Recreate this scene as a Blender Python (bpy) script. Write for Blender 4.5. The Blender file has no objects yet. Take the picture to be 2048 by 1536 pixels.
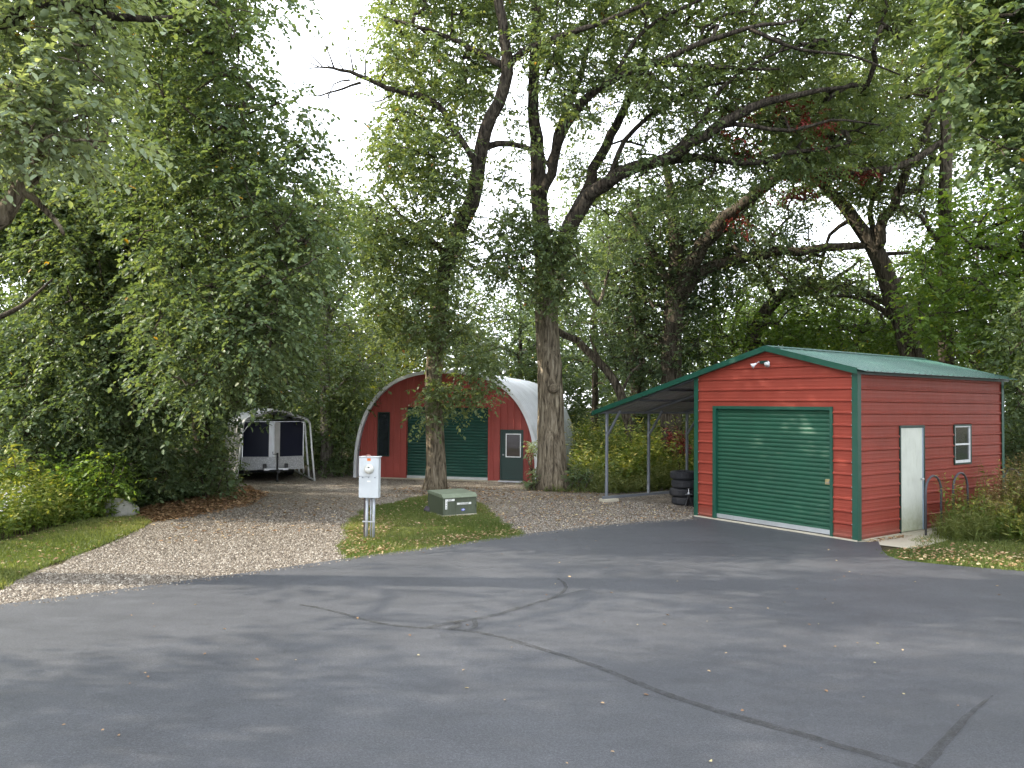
import bpy, math, random
import numpy as np
from mathutils import Vector, Matrix

S = bpy.context.scene
COL = S.collection
R = math.radians

# ------------------------------------------------------------------ camera, sky, sun, exposure
F_PX, CX, CY = 1560.2, 1024.0, 768.0
PITCH, ROLL, CAM_H = 0.0272, 0.0086, 2.457
cam_d = bpy.data.cameras.new('camera')
cam = bpy.data.objects.new('camera', cam_d)
COL.objects.link(cam)
cam_d.sensor_width = 36.0
cam_d.lens = F_PX / 2048.0 * 36.0
cam_d.clip_start = 0.05
cam_d.clip_end = 2000
cam.matrix_world = Matrix.Translation((0, 0, CAM_H)) @ Matrix.Rotation(math.pi/2 + PITCH, 4, 'X') @ Matrix.Rotation(ROLL, 4, 'Z')
S.camera = cam

SUN_EL = R(28)
SUN_AZ = (-1.0, 0.04)            # horizontal direction towards the sun
SUN_STR, SKY_STR, EXPO = 3.5, 0.15, 1.68
world = bpy.data.worlds.new('World')
S.world = world
world.use_nodes = True
wn = world.node_tree
for n in list(wn.nodes):
    wn.nodes.remove(n)
out = wn.nodes.new('ShaderNodeOutputWorld')
bg = wn.nodes.new('ShaderNodeBackground')
sky = wn.nodes.new('ShaderNodeTexSky')
sky.sky_type = 'NISHITA'
sky.sun_disc = False
sky.sun_elevation = SUN_EL
sky.sun_rotation = math.atan2(SUN_AZ[0], SUN_AZ[1])
tc = wn.nodes.new('ShaderNodeTexCoord')
mp = wn.nodes.new('ShaderNodeMapping'); mp.inputs['Scale'].default_value = (1, 1, 3)
nz = wn.nodes.new('ShaderNodeTexNoise'); nz.inputs['Scale'].default_value = 2.2; nz.inputs['Detail'].default_value = 6
cr = wn.nodes.new('ShaderNodeValToRGB')
cr.color_ramp.elements[0].position = 0.30; cr.color_ramp.elements[0].color = (0.66, 0.66, 0.66, 1)
cr.color_ramp.elements[1].position = 0.58; cr.color_ramp.elements[1].color = (0.95, 0.95, 0.95, 1)
mx = wn.nodes.new('ShaderNodeMix'); mx.data_type = 'RGBA'
mx.inputs[7].default_value = (8.6, 9.0, 9.7, 1)
wn.links.new(tc.outputs['Generated'], mp.inputs[0]); wn.links.new(mp.outputs[0], nz.inputs[0])
wn.links.new(nz.outputs[0], cr.inputs[0]); wn.links.new(cr.outputs[0], mx.inputs[0])
wn.links.new(sky.outputs[0], mx.inputs[6]); wn.links.new(mx.outputs[2], bg.inputs[0])
bg.inputs[1].default_value = SKY_STR
wn.links.new(bg.outputs[0], out.inputs[0])
sd = bpy.data.lights.new('sun', 'SUN')
sd.energy = SUN_STR; sd.angle = R(0.53); sd.color = (1.0, 0.91, 0.76)
sun = bpy.data.objects.new('sun', sd); COL.objects.link(sun)
sv = Vector((SUN_AZ[0], SUN_AZ[1], 0)).normalized() * math.cos(SUN_EL) + Vector((0, 0, math.sin(SUN_EL)))
sun.rotation_euler = sv.to_track_quat('Z', 'Y').to_euler()
sun.location = sv * 60
S.view_settings.view_transform = 'Standard'
S.view_settings.look = 'None'
S.view_settings.exposure = EXPO
S.view_settings.gamma = 1
S.view_settings.use_curve_mapping = False
S.render.engine = 'CYCLES'
S.cycles.max_bounces = 6
S.cycles.diffuse_bounces = 3
S.cycles.glossy_bounces = 2
S.cycles.transmission_bounces = 4
S.cycles.transparent_max_bounces = 4
S.cycles.use_adaptive_sampling = True
S.cycles.adaptive_threshold = 0.02
S.cycles.use_denoising = True
try:
    S.cycles.denoiser = 'OPENIMAGEDENOISE'
except Exception:
    pass

# ------------------------------------------------------------------ measuring helpers (photo pixel -> place in the world)
def ray(x, y):
    dx, dy = x - CX, y - CY
    c, s = math.cos(ROLL), math.sin(ROLL)
    X = c*dx + s*dy; Yd = -s*dx + c*dy
    d = (X/F_PX, 1.0, -Yd/F_PX)
    return np.array([d[0], d[1]*math.cos(PITCH) - d[2]*math.sin(PITCH), d[1]*math.sin(PITCH) + d[2]*math.cos(PITCH)])
def G(x, y, z=0.0):
    d = ray(x, y); t = (z - CAM_H)/d[2]
    return np.array([d[0]*t, d[1]*t, z])
def Wp(x, y, Y):
    d = ray(x, y); t = Y/d[1]
    return np.array([d[0]*t, Y, CAM_H + d[2]*t])

# ------------------------------------------------------------------ object helpers
def tag(o, label=None, cat=None, group=None, kind=None):
    if label: o['label'] = label
    if cat: o['category'] = cat
    if group: o['group'] = group
    if kind: o['kind'] = kind
    return o
def thing(name, label, cat, loc=(0, 0, 0), rz=0.0, group=None):
    o = bpy.data.objects.new(name, None); COL.objects.link(o)
    o.empty_display_size = 0.2
    o.location = loc; o.rotation_euler = (0, 0, rz)
    return tag(o, label, cat, group)

class MB:
    """collects polygons, linked as ONE mesh object"""
    def __init__(s): s.v = []; s.f = []; s.smooth = False
    def add(s, verts, faces):
        b = len(s.v); s.v.extend([tuple(map(float, p)) for p in verts]); s.f.extend([tuple(b+i for i in f) for f in faces])
    def box(s, a, b):
        x0, y0, z0 = a; x1, y1, z1 = b
        s.add([(x0,y0,z0),(x1,y0,z0),(x1,y1,z0),(x0,y1,z0),(x0,y0,z1),(x1,y0,z1),(x1,y1,z1),(x0,y1,z1)],
              [(0,3,2,1),(4,5,6,7),(0,1,5,4),(1,2,6,5),(2,3,7,6),(3,0,4,7)])
        return s
    def cbox(s, a, b, c=0.01):
        """box with chamfered vertical and top edges"""
        x0, y0, z0 = a; x1, y1, z1 = b
        def ring(i, z): return [(x0+i+c,y0+i,z),(x1-i-c,y0+i,z),(x1-i,y0+i+c,z),(x1-i,y1-i-c,z),(x1-i-c,y1-i,z),(x0+i+c,y1-i,z),(x0+i,y1-i-c,z),(x0+i,y0+i+c,z)]
        vs = ring(0, z0) + ring(0, z1-c) + ring(c, z1)
        fs = [tuple(range(7, -1, -1)), tuple(range(16, 24))]
        for k in (0, 8):
            for i in range(8):
                j = (i+1) % 8
                fs.append((k+i, k+j, k+8+j, k+8+i))
        s.add(vs, fs); return s
    def beam(s, p, q, w, h=None, up=(0, 0, 1)):
        h = h or w
        p = np.array(p, float); q = np.array(q, float); d = q-p; d /= np.linalg.norm(d)
        u = np.array(up, float)
        if abs(d @ u) > 0.98: u = np.array([0, 1.0, 0])
        a = np.cross(d, u); a /= np.linalg.norm(a); b = np.cross(a, d)
        vs = [e + a*sx*w/2 + b*sy*h/2 for e in (p, q) for sx, sy in ((-1,-1),(1,-1),(1,1),(-1,1))]
        s.add(vs, [(3,2,1,0),(4,5,6,7)] + [(i, (i+1)%4, 4+(i+1)%4, 4+i) for i in range(4)]); return s
    def tube(s, pts, rad, n=8, caps=True):
        P = np.array(pts, float); m = len(P)
        rad = np.full(m, rad) if np.isscalar(rad) else np.array(rad, float)
        T = np.zeros_like(P); T[1:-1] = P[2:]-P[:-2]; T[0] = P[1]-P[0]; T[-1] = P[-1]-P[-2]
        T /= (np.linalg.norm(T, axis=1)[:, None] + 1e-9)
        ref = np.array([0.31, 0.17, 0.93]); ref = ref if abs(T[0] @ ref) < .95 else np.array([1.0, 0, 0])
        a = np.cross(T[0], ref); a /= np.linalg.norm(a)
        b0 = len(s.v); ang = np.arange(n)*2*math.pi/n
        for i in range(m):
            a = a - T[i]*(a @ T[i]); a /= (np.linalg.norm(a)+1e-9); b = np.cross(T[i], a)
            ring = P[i] + rad[i]*(np.cos(ang)[:, None]*a + np.sin(ang)[:, None]*b)
            s.v.extend(map(tuple, ring.tolist()))
        for i in range(m-1):
            for k in range(n):
                s.f.append((b0+i*n+k, b0+i*n+(k+1)%n, b0+(i+1)*n+(k+1)%n, b0+(i+1)*n+k))
        if caps:
            s.f.append(tuple(b0+k for k in range(n-1, -1, -1))); s.f.append(tuple(b0+(m-1)*n+k for k in range(n)))
        return s
    def lathe(s, prof, n=24, c=(0, 0, 0), axis='z'):
        """prof = [(r, h)]; closed by its own end points"""
        b0 = len(s.v); c = np.array(c, float)
        for r, h in prof:
            for k in range(n):
                t = 2*math.pi*k/n
                if axis == 'z': q = (r*math.cos(t), r*math.sin(t), h)
                elif axis == 'y': q = (r*math.cos(t), h, r*math.sin(t))
                else: q = (h, r*math.cos(t), r*math.sin(t))
                s.v.append(tuple(c+q))
        for i in range(len(prof)-1):
            for k in range(n):
                s.f.append((b0+i*n+k, b0+i*n+(k+1)%n, b0+(i+1)*n+(k+1)%n, b0+(i+1)*n+k))
        s.f.append(tuple(b0+k for k in range(n-1, -1, -1))); s.f.append(tuple(b0+(len(prof)-1)*n+k for k in range(n)))
        return s
    def build(s, name, mat, parent=None, smooth=None):
        me = bpy.data.meshes.new(name)
        me.from_pydata(s.v, [], s.f); me.validate(); me.update()
        if mat: me.materials.append(mat)
        if smooth or (smooth is None and s.smooth):
            me.polygons.foreach_set('use_smooth', [True]*len(me.polygons))
        o = bpy.data.objects.new(name, me); COL.objects.link(o)
        if parent: o.parent = parent
        return o

def big_mesh(name, V, Fq, mat, tint=None, parent=None, smooth=False):
    """V (n,3), Fq (m,k) index array, all polygons with k corners"""
    me = bpy.data.meshes.new(name)
    m, k = Fq.shape
    me.vertices.add(len(V)); me.vertices.foreach_set('co', V.astype(np.float32).ravel())
    me.loops.add(m*k); me.loops.foreach_set('vertex_index', Fq.astype(np.int32).ravel())
    me.polygons.add(m); me.polygons.foreach_set('loop_start', np.arange(0, m*k, k, dtype=np.int32))
    if smooth: me.polygons.foreach_set('use_smooth', np.ones(m, bool))
    me.update(calc_edges=True)
    if tint is not None:
        at = me.attributes.new('tint', 'FLOAT', 'POINT'); at.data.foreach_set('value', tint.astype(np.float32))
    me.materials.append(mat)
    o = bpy.data.objects.new(name, me); COL.objects.link(o)
    if parent: o.parent = parent
    return o

def text_mesh(body, size, name, mat, parent, loc, rot, extrude=0.0008):
    cu = bpy.data.curves.new(name, 'FONT'); cu.body = body; cu.size = size; cu.align_x = 'CENTER'; cu.align_y = 'CENTER'; cu.extrude = extrude
    t = bpy.data.objects.new(name, cu); COL.objects.link(t)
    bpy.context.view_layer.update()
    me = bpy.data.meshes.new_from_object(t.evaluated_get(bpy.context.evaluated_depsgraph_get()))
    bpy.data.objects.remove(t)
    me.materials.clear(); me.materials.append(mat)
    o = bpy.data.objects.new(name, me); COL.objects.link(o); o.parent = parent
    o.location = loc; o.rotation_euler = rot
    return o

# ------------------------------------------------------------------ materials
def new_mat(name):
    m = bpy.data.materials.new(name); m.use_nodes = True
    nt = m.node_tree; b = nt.nodes['Principled BSDF']
    return m, nt, b
def N(nt, t, **kw):
    n = nt.nodes.new(t)
    for k, v in kw.items():
        if k in n.inputs: n.inputs[k].default_value = v
        else: setattr(n, k, v)
    return n
def ramp(nt, fac, stops):
    r = nt.nodes.new('ShaderNodeValToRGB'); e = r.color_ramp.elements
    while len(e) < len(stops): e.new(0.5)
    for i, (p, c) in enumerate(stops):
        e[i].position = p; e[i].color = (*c, 1)
    nt.links.new(fac, r.inputs[0]); return r
def coords(nt, scale=(1, 1, 1), kind='Object'):
    t = N(nt, 'ShaderNodeTexCoord'); m = N(nt, 'ShaderNodeMapping'); m.inputs['Scale'].default_value = scale
    nt.links.new(t.outputs[kind], m.inputs[0]); return m.outputs[0]
def noise(nt, vec, scale, detail=4, rough=.55, dist=0):
    n = N(nt, 'ShaderNodeTexNoise', Scale=scale, Detail=detail, Roughness=rough, Distortion=dist)
    nt.links.new(vec, n.inputs['Vector']); return n.outputs[0]
def bump(nt, b, h, strength, dist):
    n = N(nt, 'ShaderNodeBump', Strength=strength, Distance=dist)
    nt.links.new(h, n.inputs['Height']); nt.links.new(n.outputs[0], b.inputs['Normal']); return n

def painted(name, col, rough=.42, metal=0.0, var=.12, dirt=.25, wave=.25, spec=.5, dirtcol=(.16,.13,.10), splash=0, splash_h=.45):
    m, nt, b = new_mat(name)
    v = coords(nt); n1 = noise(nt, v, 1.3, 5, .6); n2 = noise(nt, coords(nt, (6, 6, 1.2)), 3.0, 6, .7)
    c0 = tuple(c*(1-var) for c in col); c1 = tuple(min(1, c*(1+var)) for c in col)
    r = ramp(nt, n1, [(.3, c0), (.7, c1)])
    mix = N(nt, 'ShaderNodeMix'); mix.data_type = 'RGBA'; mix.inputs[7].default_value = (*dirtcol, 1)
    rr = ramp(nt, n2, [(.52, (0, 0, 0)), (.85, (dirt,)*3)])
    nt.links.new(rr.outputs[0], mix.inputs[0]); nt.links.new(r.outputs[0], mix.inputs[6])
    colour = mix.outputs[2]
    if splash:
        gz = N(nt, 'ShaderNodeTexCoord'); sp = N(nt, 'ShaderNodeSeparateXYZ'); nt.links.new(gz.outputs['Object'], sp.inputs[0])
        mr = N(nt, 'ShaderNodeMapRange'); mr.inputs['From Min'].default_value = splash_h; mr.inputs['From Max'].default_value = 0.0
        nt.links.new(sp.outputs[2], mr.inputs['Value']); n3 = noise(nt, coords(nt, (5, 5, 5)), 2.4, 7, .75)
        ml = N(nt, 'ShaderNodeMath'); ml.operation = 'MULTIPLY'; nt.links.new(mr.outputs[0], ml.inputs[0]); nt.links.new(n3, ml.inputs[1])
        r4 = ramp(nt, ml.outputs[0], [(.12, (0, 0, 0)), (.55, (splash,)*3)]); mx2 = N(nt, 'ShaderNodeMix'); mx2.data_type = 'RGBA'; mx2.inputs[7].default_value = (*dirtcol, 1)
        nt.links.new(r4.outputs[0], mx2.inputs[0]); nt.links.new(colour, mx2.inputs[6]); colour = mx2.outputs[2]
    nt.links.new(colour, b.inputs['Base Color'])
    b.inputs['Roughness'].default_value = rough; b.inputs['Metallic'].default_value = metal
    b.inputs['Specular IOR Level'].default_value = spec
    r2 = ramp(nt, n2, [(.2, (rough*.8,)*3), (.9, (min(1, rough*1.35),)*3)]); nt.links.new(r2.outputs[0], b.inputs['Roughness'])
    if wave: bump(nt, b, n1, wave, .02)
    return m
def plain(name, col, rough=.6, metal=0, spec=.5, emit=None):
    m, nt, b = new_mat(name)
    v = coords(nt); n = noise(nt, v, 9, 4)
    r = ramp(nt, n, [(.3, tuple(c*.85 for c in col)), (.7, tuple(min(1, c*1.1) for c in col))])
    nt.links.new(r.outputs[0], b.inputs['Base Color'])
    b.inputs['Roughness'].default_value = rough; b.inputs['Metallic'].default_value = metal; b.inputs['Specular IOR Level'].default_value = spec
    return m
M = {}
M['red'] = painted('barn_red_steel', (.25, .044, .028), rough=.5, dirt=.10, wave=.35, splash=.45, splash_h=.35, spec=.25)
M['red_dull'] = painted('dull_red_steel', (.30, .052, .040), rough=.55, dirt=.10, wave=.2)
M['green'] = painted('green_trim_paint', (.007, .064, .040), rough=.42, dirt=.10, dirtcol=(.12,.14,.12))
M['green_door'] = painted('green_roller_paint', (.007, .064, .034), rough=.5, dirt=.16, dirtcol=(.10,.15,.12))
M['green_dark'] = painted('dark_green_roller_paint', (.007, .062, .046), rough=.42, dirt=.08, dirtcol=(.1,.12,.1))
M['green_vdark'] = painted('black_green_paint', (.005, .030, .024), rough=.35, dirt=.08, dirtcol=(.08,.1,.08))
M['green_roof'] = painted('sky_sheen_green_roof_steel', (.038, .115, .092), rough=.4, dirt=.45, wave=.25, spec=.9, dirtcol=(.26,.33,.31))  # pale dirt mix puts part of the sky's sheen into the roof colour
M['galv'] = painted('galvanised_steel', (.50, .51, .53), rough=.38, metal=.75, dirt=.25, wave=.1, dirtcol=(.3,.29,.27))
M['galv_roof'] = painted('galvalume_arch_steel', (.72, .73, .76), rough=.42, metal=.25, dirt=.18, wave=.15, dirtcol=(.45,.45,.44))
M['under'] = painted('dull_zinc_underside', (.34, .35, .36), rough=.6, metal=.2, dirt=.3, wave=0)
M['galv_dark'] = painted('weathered_tube_steel', (.22, .24, .27), rough=.5, metal=.5, dirt=.3, wave=0)
M['white'] = painted('white_paint', (.62, .64, .58), rough=.5, dirt=.35, dirtcol=(.26,.28,.13), splash=.75, splash_h=.9)
M['frame_white'] = plain('white_vinyl', (.72, .73, .74), .4)
M['meter'] = painted('pale_grey_enclosure', (.50, .53, .55), rough=.45, dirt=.14, dirtcol=(.4,.4,.36))
M['conduit'] = plain('grey_conduit', (.36, .38, .41), .45, .3)
M['brownpost'] = plain('brown_steel_post', (.065, .05, .048), .7)
M['box'] = painted('olive_green_enclosure', (.066, .080, .050), rough=.5, dirt=.30, dirtcol=(.22,.24,.18))
M['boxlid'] = painted('pale_olive_lid', (.155, .185, .125), rough=.55, dirt=.45, dirtcol=(.45,.47,.38))  # lid in a paler olive than the cabinet
M['rubber'] = plain('tyre_rubber', (.018, .019, .023), .75)
M['black'] = plain('black_metal', (.012, .012, .014), .45)
M['navy'] = painted('navy_trailer_skin', (.006, .009, .026), rough=.35, spec=.3, dirt=.0, wave=.1)
M['alu'] = painted('bright_aluminium', (.62, .64, .66), rough=.32, metal=.7, dirt=.15, wave=.4)
M['label'] = plain('white_sticker', (.75, .75, .72), .6)
M['ink'] = plain('black_ink', (.012, .012, .012), .7)
M['blue'] = plain('blue_marking', (.10, .13, .62), .6)
M['orange'] = plain('orange_sticker', (.75, .18, .03), .6)
M['concrete'] = painted('pale_concrete', (.46, .42, .33), rough=.85, dirt=.5, wave=.4, spec=.2, dirtcol=(.22,.19,.14))
M['rock'] = painted('pale_field_stone', (.27, .265, .235), rough=.9, dirt=.6, wave=.8, spec=.2, dirtcol=(.14,.13,.10))
M['brass'] = plain('brass_latch', (.45, .36, .18), .4, .8)
M['hoop'] = plain('grey_blue_hoop_tube', (.075, .072, .085), .5, .2)
def diamond_mat():
    m, nt, b = new_mat('diamond_plate')
    v = coords(nt, (22, 22, 22)); w = N(nt, 'ShaderNodeTexVoronoi', Scale=1.4); nt.links.new(v, w.inputs[0])
    r = ramp(nt, w.outputs[0], [(.1, (.75, .76, .78)), (.5, (.42, .43, .45))]); nt.links.new(r.outputs[0], b.inputs['Base Color'])
    b.inputs['Metallic'].default_value = .6; b.inputs['Roughness'].default_value = .4
    bump(nt, b, w.outputs[0], .5, .01); return m
M['diamond'] = diamond_mat()
def glass_mat(name, tint=(.02, .025, .03)):
    m, nt, b = new_mat(name)
    b.inputs['Base Color'].default_value = (*tint, 1); b.inputs['Roughness'].default_value = .06; b.inputs['Specular IOR Level'].default_value = .9
    n = noise(nt, coords(nt), 1.6, 2); bump(nt, b, n, .15, .02); return m
M['glass'] = glass_mat('dark_window_glass')

def asphalt_mat():
    m, nt, b = new_mat('sealed_asphalt')
    v = coords(nt)
    big = noise(nt, v, .28, 5, .6, .5); mid = noise(nt, coords(nt, (1, 2.2, 1)), 1.3, 6, .7, .3); fine = noise(nt, v, 62, 6, .95)
    r = ramp(nt, big, [(.25, (.045, .047, .053)), (.5, (.057, .059, .066)), (.75, (.073, .075, .082))])
    r2 = ramp(nt, mid, [(.3, (.82,)*3), (.62, (1.0,)*3), (.80, (1.28, 1.25, 1.2))])
    r3 = ramp(nt, fine, [(.36, (.42,)*3), (.5, (1.0,)*3), (.64, (2.1,)*3)])
    a = N(nt, 'ShaderNodeMix'); a.data_type = 'RGBA'; a.blend_type = 'MULTIPLY'; a.inputs[0].default_value = 1
    c = N(nt, 'ShaderNodeMix'); c.data_type = 'RGBA'; c.blend_type = 'MULTIPLY'; c.inputs[0].default_value = .9
    nt.links.new(r.outputs[0], a.inputs[6]); nt.links.new(r2.outputs[0], a.inputs[7])
    nt.links.new(a.outputs[2], c.inputs[6]); nt.links.new(r3.outputs[0], c.inputs[7])
    # small pale scuffs
    sc = noise(nt, coords(nt, (1, 1, 1)), 3.2, 8, .8, 1.2); sr = ramp(nt, sc, [(.62, (0, 0, 0)), (.74, (.55,)*3)])
    d = N(nt, 'ShaderNodeMix'); d.data_type = 'RGBA'; d.inputs[7].default_value = (.15, .15, .15, 1)
    nt.links.new(sr.outputs[0], d.inputs[0]); nt.links.new(c.outputs[2], d.inputs[6])
    nt.links.new(d.outputs[2], b.inputs['Base Color'])
    rr = ramp(nt, mid, [(.2, (.50,)*3), (.8, (.68,)*3)]); nt.links.new(rr.outputs[0], b.inputs['Roughness'])
    b.inputs['Specular IOR Level'].default_value = .45
    bump(nt, b, fine, .55, .006); return m
M['asphalt'] = asphalt_mat()
def seal_mat():
    m, nt, b = new_mat('crack_filler')
    n = noise(nt, coords(nt), 30, 5, .7)
    r = ramp(nt, n, [(.3, (.028, .028, .029)), (.7, (.052, .051, .049))]); nt.links.new(r.outputs[0], b.inputs['Base Color'])
    b.inputs['Roughness'].default_value = .62
    n2 = noise(nt, coords(nt), 5, 6, .75); t = N(nt, 'ShaderNodeBsdfTransparent'); ms = N(nt, 'ShaderNodeMixShader')
    r2 = ramp(nt, n2, [(.38, (.62,)*3), (.62, (.12,)*3)])
    o = nt.nodes['Material Output']; nt.links.new(r2.outputs[0], ms.inputs[0]); nt.links.new(t.outputs[0], ms.inputs[1]); nt.links.new(b.outputs[0], ms.inputs[2]); nt.links.new(ms.outputs[0], o.inputs[0])
    return m
M['seal'] = seal_mat()
def gravel_mat():
    m, nt, b = new_mat('crushed_gravel')
    v = coords(nt)
    vo = N(nt, 'ShaderNodeTexVoronoi', Scale=36.0); nt.links.new(v, vo.inputs[0])
    sep = N(nt, 'ShaderNodeSeparateColor'); nt.links.new(vo.outputs['Color'], sep.inputs[0])
    r = ramp(nt, sep.outputs[0], [(.0, (.075, .064, .054)), (.35, (.172, .152, .128)), (.7, (.275, .25, .215)), (.9, (.43, .405, .365))])
    big = noise(nt, v, .5, 5, .65, .4)
    r2 = ramp(nt, big, [(.3, (.72, .66, .58)), (.7, (1.1, 1.08, 1.06))])
    fine = noise(nt, v, 9, 6, .8); r3 = ramp(nt, fine, [(.35, (.6, .55, .5)), (.6, (1.1, 1.1, 1.1))])
    a = N(nt, 'ShaderNodeMix'); a.data_type = 'RGBA'; a.blend_type = 'MULTIPLY'; a.inputs[0].default_value = 1
    c = N(nt, 'ShaderNodeMix'); c.data_type = 'RGBA'; c.blend_type = 'MULTIPLY'; c.inputs[0].default_value = .8
    nt.links.new(r.outputs[0], a.inputs[6]); nt.links.new(r2.outputs[0], a.inputs[7])
    nt.links.new(a.outputs[2], c.inputs[6]); nt.links.new(r3.outputs[0], c.inputs[7]); nt.links.new(c.outputs[2], b.inputs['Base Color'])
    b.inputs['Roughness'].default_value = .95; b.inputs['Specular IOR Level'].default_value = .15
    bump(nt, b, vo.outputs[0], 1.0, .02); return m
M['gravel'] = gravel_mat()
def soil_mat(name, c0, c1, c2, s=6):
    m, nt, b = new_mat(name)
    v = coords(nt); n = noise(nt, v, s, 8, .75); n2 = noise(nt, v, .6, 4)
    r = ramp(nt, n, [(.3, c0), (.52, c1), (.75, c2)]); r2 = ramp(nt, n2, [(.3, (.75,)*3), (.7, (1.15,)*3)])
    a = N(nt, 'ShaderNodeMix'); a.data_type = 'RGBA'; a.blend_type = 'MULTIPLY'; a.inputs[0].default_value = 1
    nt.links.new(r.outputs[0], a.inputs[6]); nt.links.new(r2.outputs[0], a.inputs[7]); nt.links.new(a.outputs[2], b.inputs['Base Color'])
    b.inputs['Roughness'].default_value = .95; b.inputs['Specular IOR Level'].default_value = .1
    bump(nt, b, n, .9, .04); return m
M['soil'] = soil_mat('forest_floor', (.035, .028, .018), (.075, .060, .035), (.10, .12, .045))
M['turf'] = soil_mat('turf_soil', (.05, .055, .02), (.075, .10, .03), (.11, .13, .045), 14)
M['litter_soil'] = soil_mat('leaf_mould', (.06, .04, .025), (.14, .085, .045), (.24, .15, .08), 16)

def bark_mat(name, c0, c1, sc=7.0, st=1.0):
    m, nt, b = new_mat(name)
    v = coords(nt, (sc, sc, sc*.16)); n = noise(nt, v, 1.6, 7, .68, .9)
    n2 = noise(nt, coords(nt, (1, 1, 1)), 2.0, 5)
    r = ramp(nt, n, [(.36, tuple(c*.22 for c in c0)), (.50, c0), (.66, c1)])
    r2 = ramp(nt, n2, [(.3, (.8, .8, .78)), (.7, (1.12, 1.12, 1.05))])
    a = N(nt, 'ShaderNodeMix'); a.data_type = 'RGBA'; a.blend_type = 'MULTIPLY'; a.inputs[0].default_value = 1
    nt.links.new(r.outputs[0], a.inputs[6]); nt.links.new(r2.outputs[0], a.inputs[7]); nt.links.new(a.outputs[2], b.inputs['Base Color'])
    b.inputs['Roughness'].default_value = .95; b.inputs['Specular IOR Level'].default_value = .1
    bump(nt, b, n, st, .09); return m
M['bark'] = bark_mat('furrowed_oak_bark', (.19, .155, .115), (.36, .31, .24))
M['bark_dark'] = bark_mat('dark_bark', (.085, .070, .055), (.16, .135, .11), 8)
M['bark_backlit'] = bark_mat('backlit_limb_bark', (.060, .050, .042), (.125, .105, .085), 8)  # dark limb bark; backlit silhouette tone put into its colour
M['bark_grey'] = bark_mat('grey_bark', (.20, .18, .15), (.34, .31, .27), 8)

def leaf_mat(name, stops, trans=.37, rough=.5, tcol=1.5):
    m, nt, b = new_mat(name)
    at = N(nt, 'ShaderNodeAttribute'); at.attribute_name = 'tint'
    r = ramp(nt, at.outputs['Fac'], stops)
    nt.links.new(r.outputs[0], b.inputs['Base Color'])
    b.inputs['Roughness'].default_value = rough; b.inputs['Specular IOR Level'].default_value = .26
    t = N(nt, 'ShaderNodeBsdfTranslucent'); g = N(nt, 'ShaderNodeMix'); g.data_type = 'RGBA'; g.blend_type = 'MULTIPLY'; g.inputs[0].default_value = 1
    g.inputs[7].default_value = (tcol*1.15, tcol*1.1, tcol*.45, 1)
    nt.links.new(r.outputs[0], g.inputs[6]); nt.links.new(g.outputs[2], t.inputs[0])
    ms = N(nt, 'ShaderNodeMixShader'); ms.inputs[0].default_value = trans
    o = nt.nodes['Material Output']; nt.links.new(b.outputs[0], ms.inputs[1]); nt.links.new(t.outputs[0], ms.inputs[2]); nt.links.new(ms.outputs[0], o.inputs[0])
    return m
YEL = (.42, .24, .03)
M['lf_dark'] = leaf_mat('dark_green_leaves', [(0, (.060, .092, .048)), (.5, (.094, .136, .068)), (.93, (.145, .19, .088)), (.975, (.20, .20, .04)), (.995, YEL)])
M['lf_mid'] = leaf_mat('mid_green_leaves', [(0, (.066, .102, .052)), (.5, (.104, .150, .074)), (.92, (.16, .205, .10)), (.97, (.26, .24, .05)), (.995, YEL)])
M['lf_pale'] = leaf_mat('pale_oak_leaves', [(0, (.15, .195, .12)), (.5, (.23, .285, .175)), (.95, (.32, .38, .25)), (.99, (.30, .25, .06)), (1, YEL)])
M['lf_oak'] = leaf_mat('olive_oak_leaves', [(0, (.078, .112, .058)), (.5, (.124, .168, .080)), (.90, (.195, .24, .105)), (.96, (.24, .24, .07)), (.99, (.34, .16, .05))])
M['lf_bright'] = leaf_mat('bright_green_leaves', [(0, (.060, .105, .028)), (.5, (.100, .165, .038)), (.9, (.17, .24, .05)), (.97, (.34, .32, .05)), (1, YEL)], trans=.45, tcol=1.7)
M['lf_yellow'] = leaf_mat('yellow_green_leaves', [(0, (.11, .15, .03)), (.5, (.20, .23, .045)), (.8, (.34, .32, .07)), (1, (.48, .36, .08))], trans=.4)
M['lf_red'] = leaf_mat('red_creeper_leaves', [(0, (.12, .022, .020)), (.6, (.21, .035, .034)), (1, (.30, .08, .05))], trans=.2, tcol=1.0)
M['lf_blue'] = leaf_mat('blue_green_leaves', [(0, (.056, .086, .054)), (.5, (.088, .128, .076)), (1, (.14, .18, .10))])
M['lf_rust'] = leaf_mat('rust_brown_leaves', [(0, (.11, .06, .03)), (.6, (.22, .12, .05)), (1, (.34, .20, .08))])
M['litter'] = leaf_mat('dry_fallen_leaves', [(0, (.12, .065, .035)), (.35, (.26, .15, .08)), (.65, (.40, .28, .16)), (.85, (.52, .43, .27)), (1, (.58, .50, .20))], trans=.1)
M['pebble'] = leaf_mat('pebble_stone', [(0, (.06, .048, .038)), (.45, (.135, .112, .090)), (.8, (.22, .19, .155)), (1, (.40, .37, .32))], trans=.0, rough=.9)
M['grass'] = leaf_mat('lawn_grass', [(0, (.080, .115, .028)), (.5, (.15, .18, .055)), (.85, (.27, .265, .10)), (1, (.36, .33, .14))], trans=.3)
M['weed'] = leaf_mat('tall_weeds', [(0, (.055, .095, .022)), (.45, (.11, .16, .035)), (.8, (.24, .25, .06)), (1, (.42, .36, .11))], trans=.35)
M['dryweed'] = leaf_mat('dry_weed_stems', [(0, (.13, .11, .05)), (.5, (.25, .20, .09)), (1, (.40, .30, .15))], trans=.2)
M['flower'] = plain('white_aster_petals', (.70, .68, .76), .7)

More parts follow.
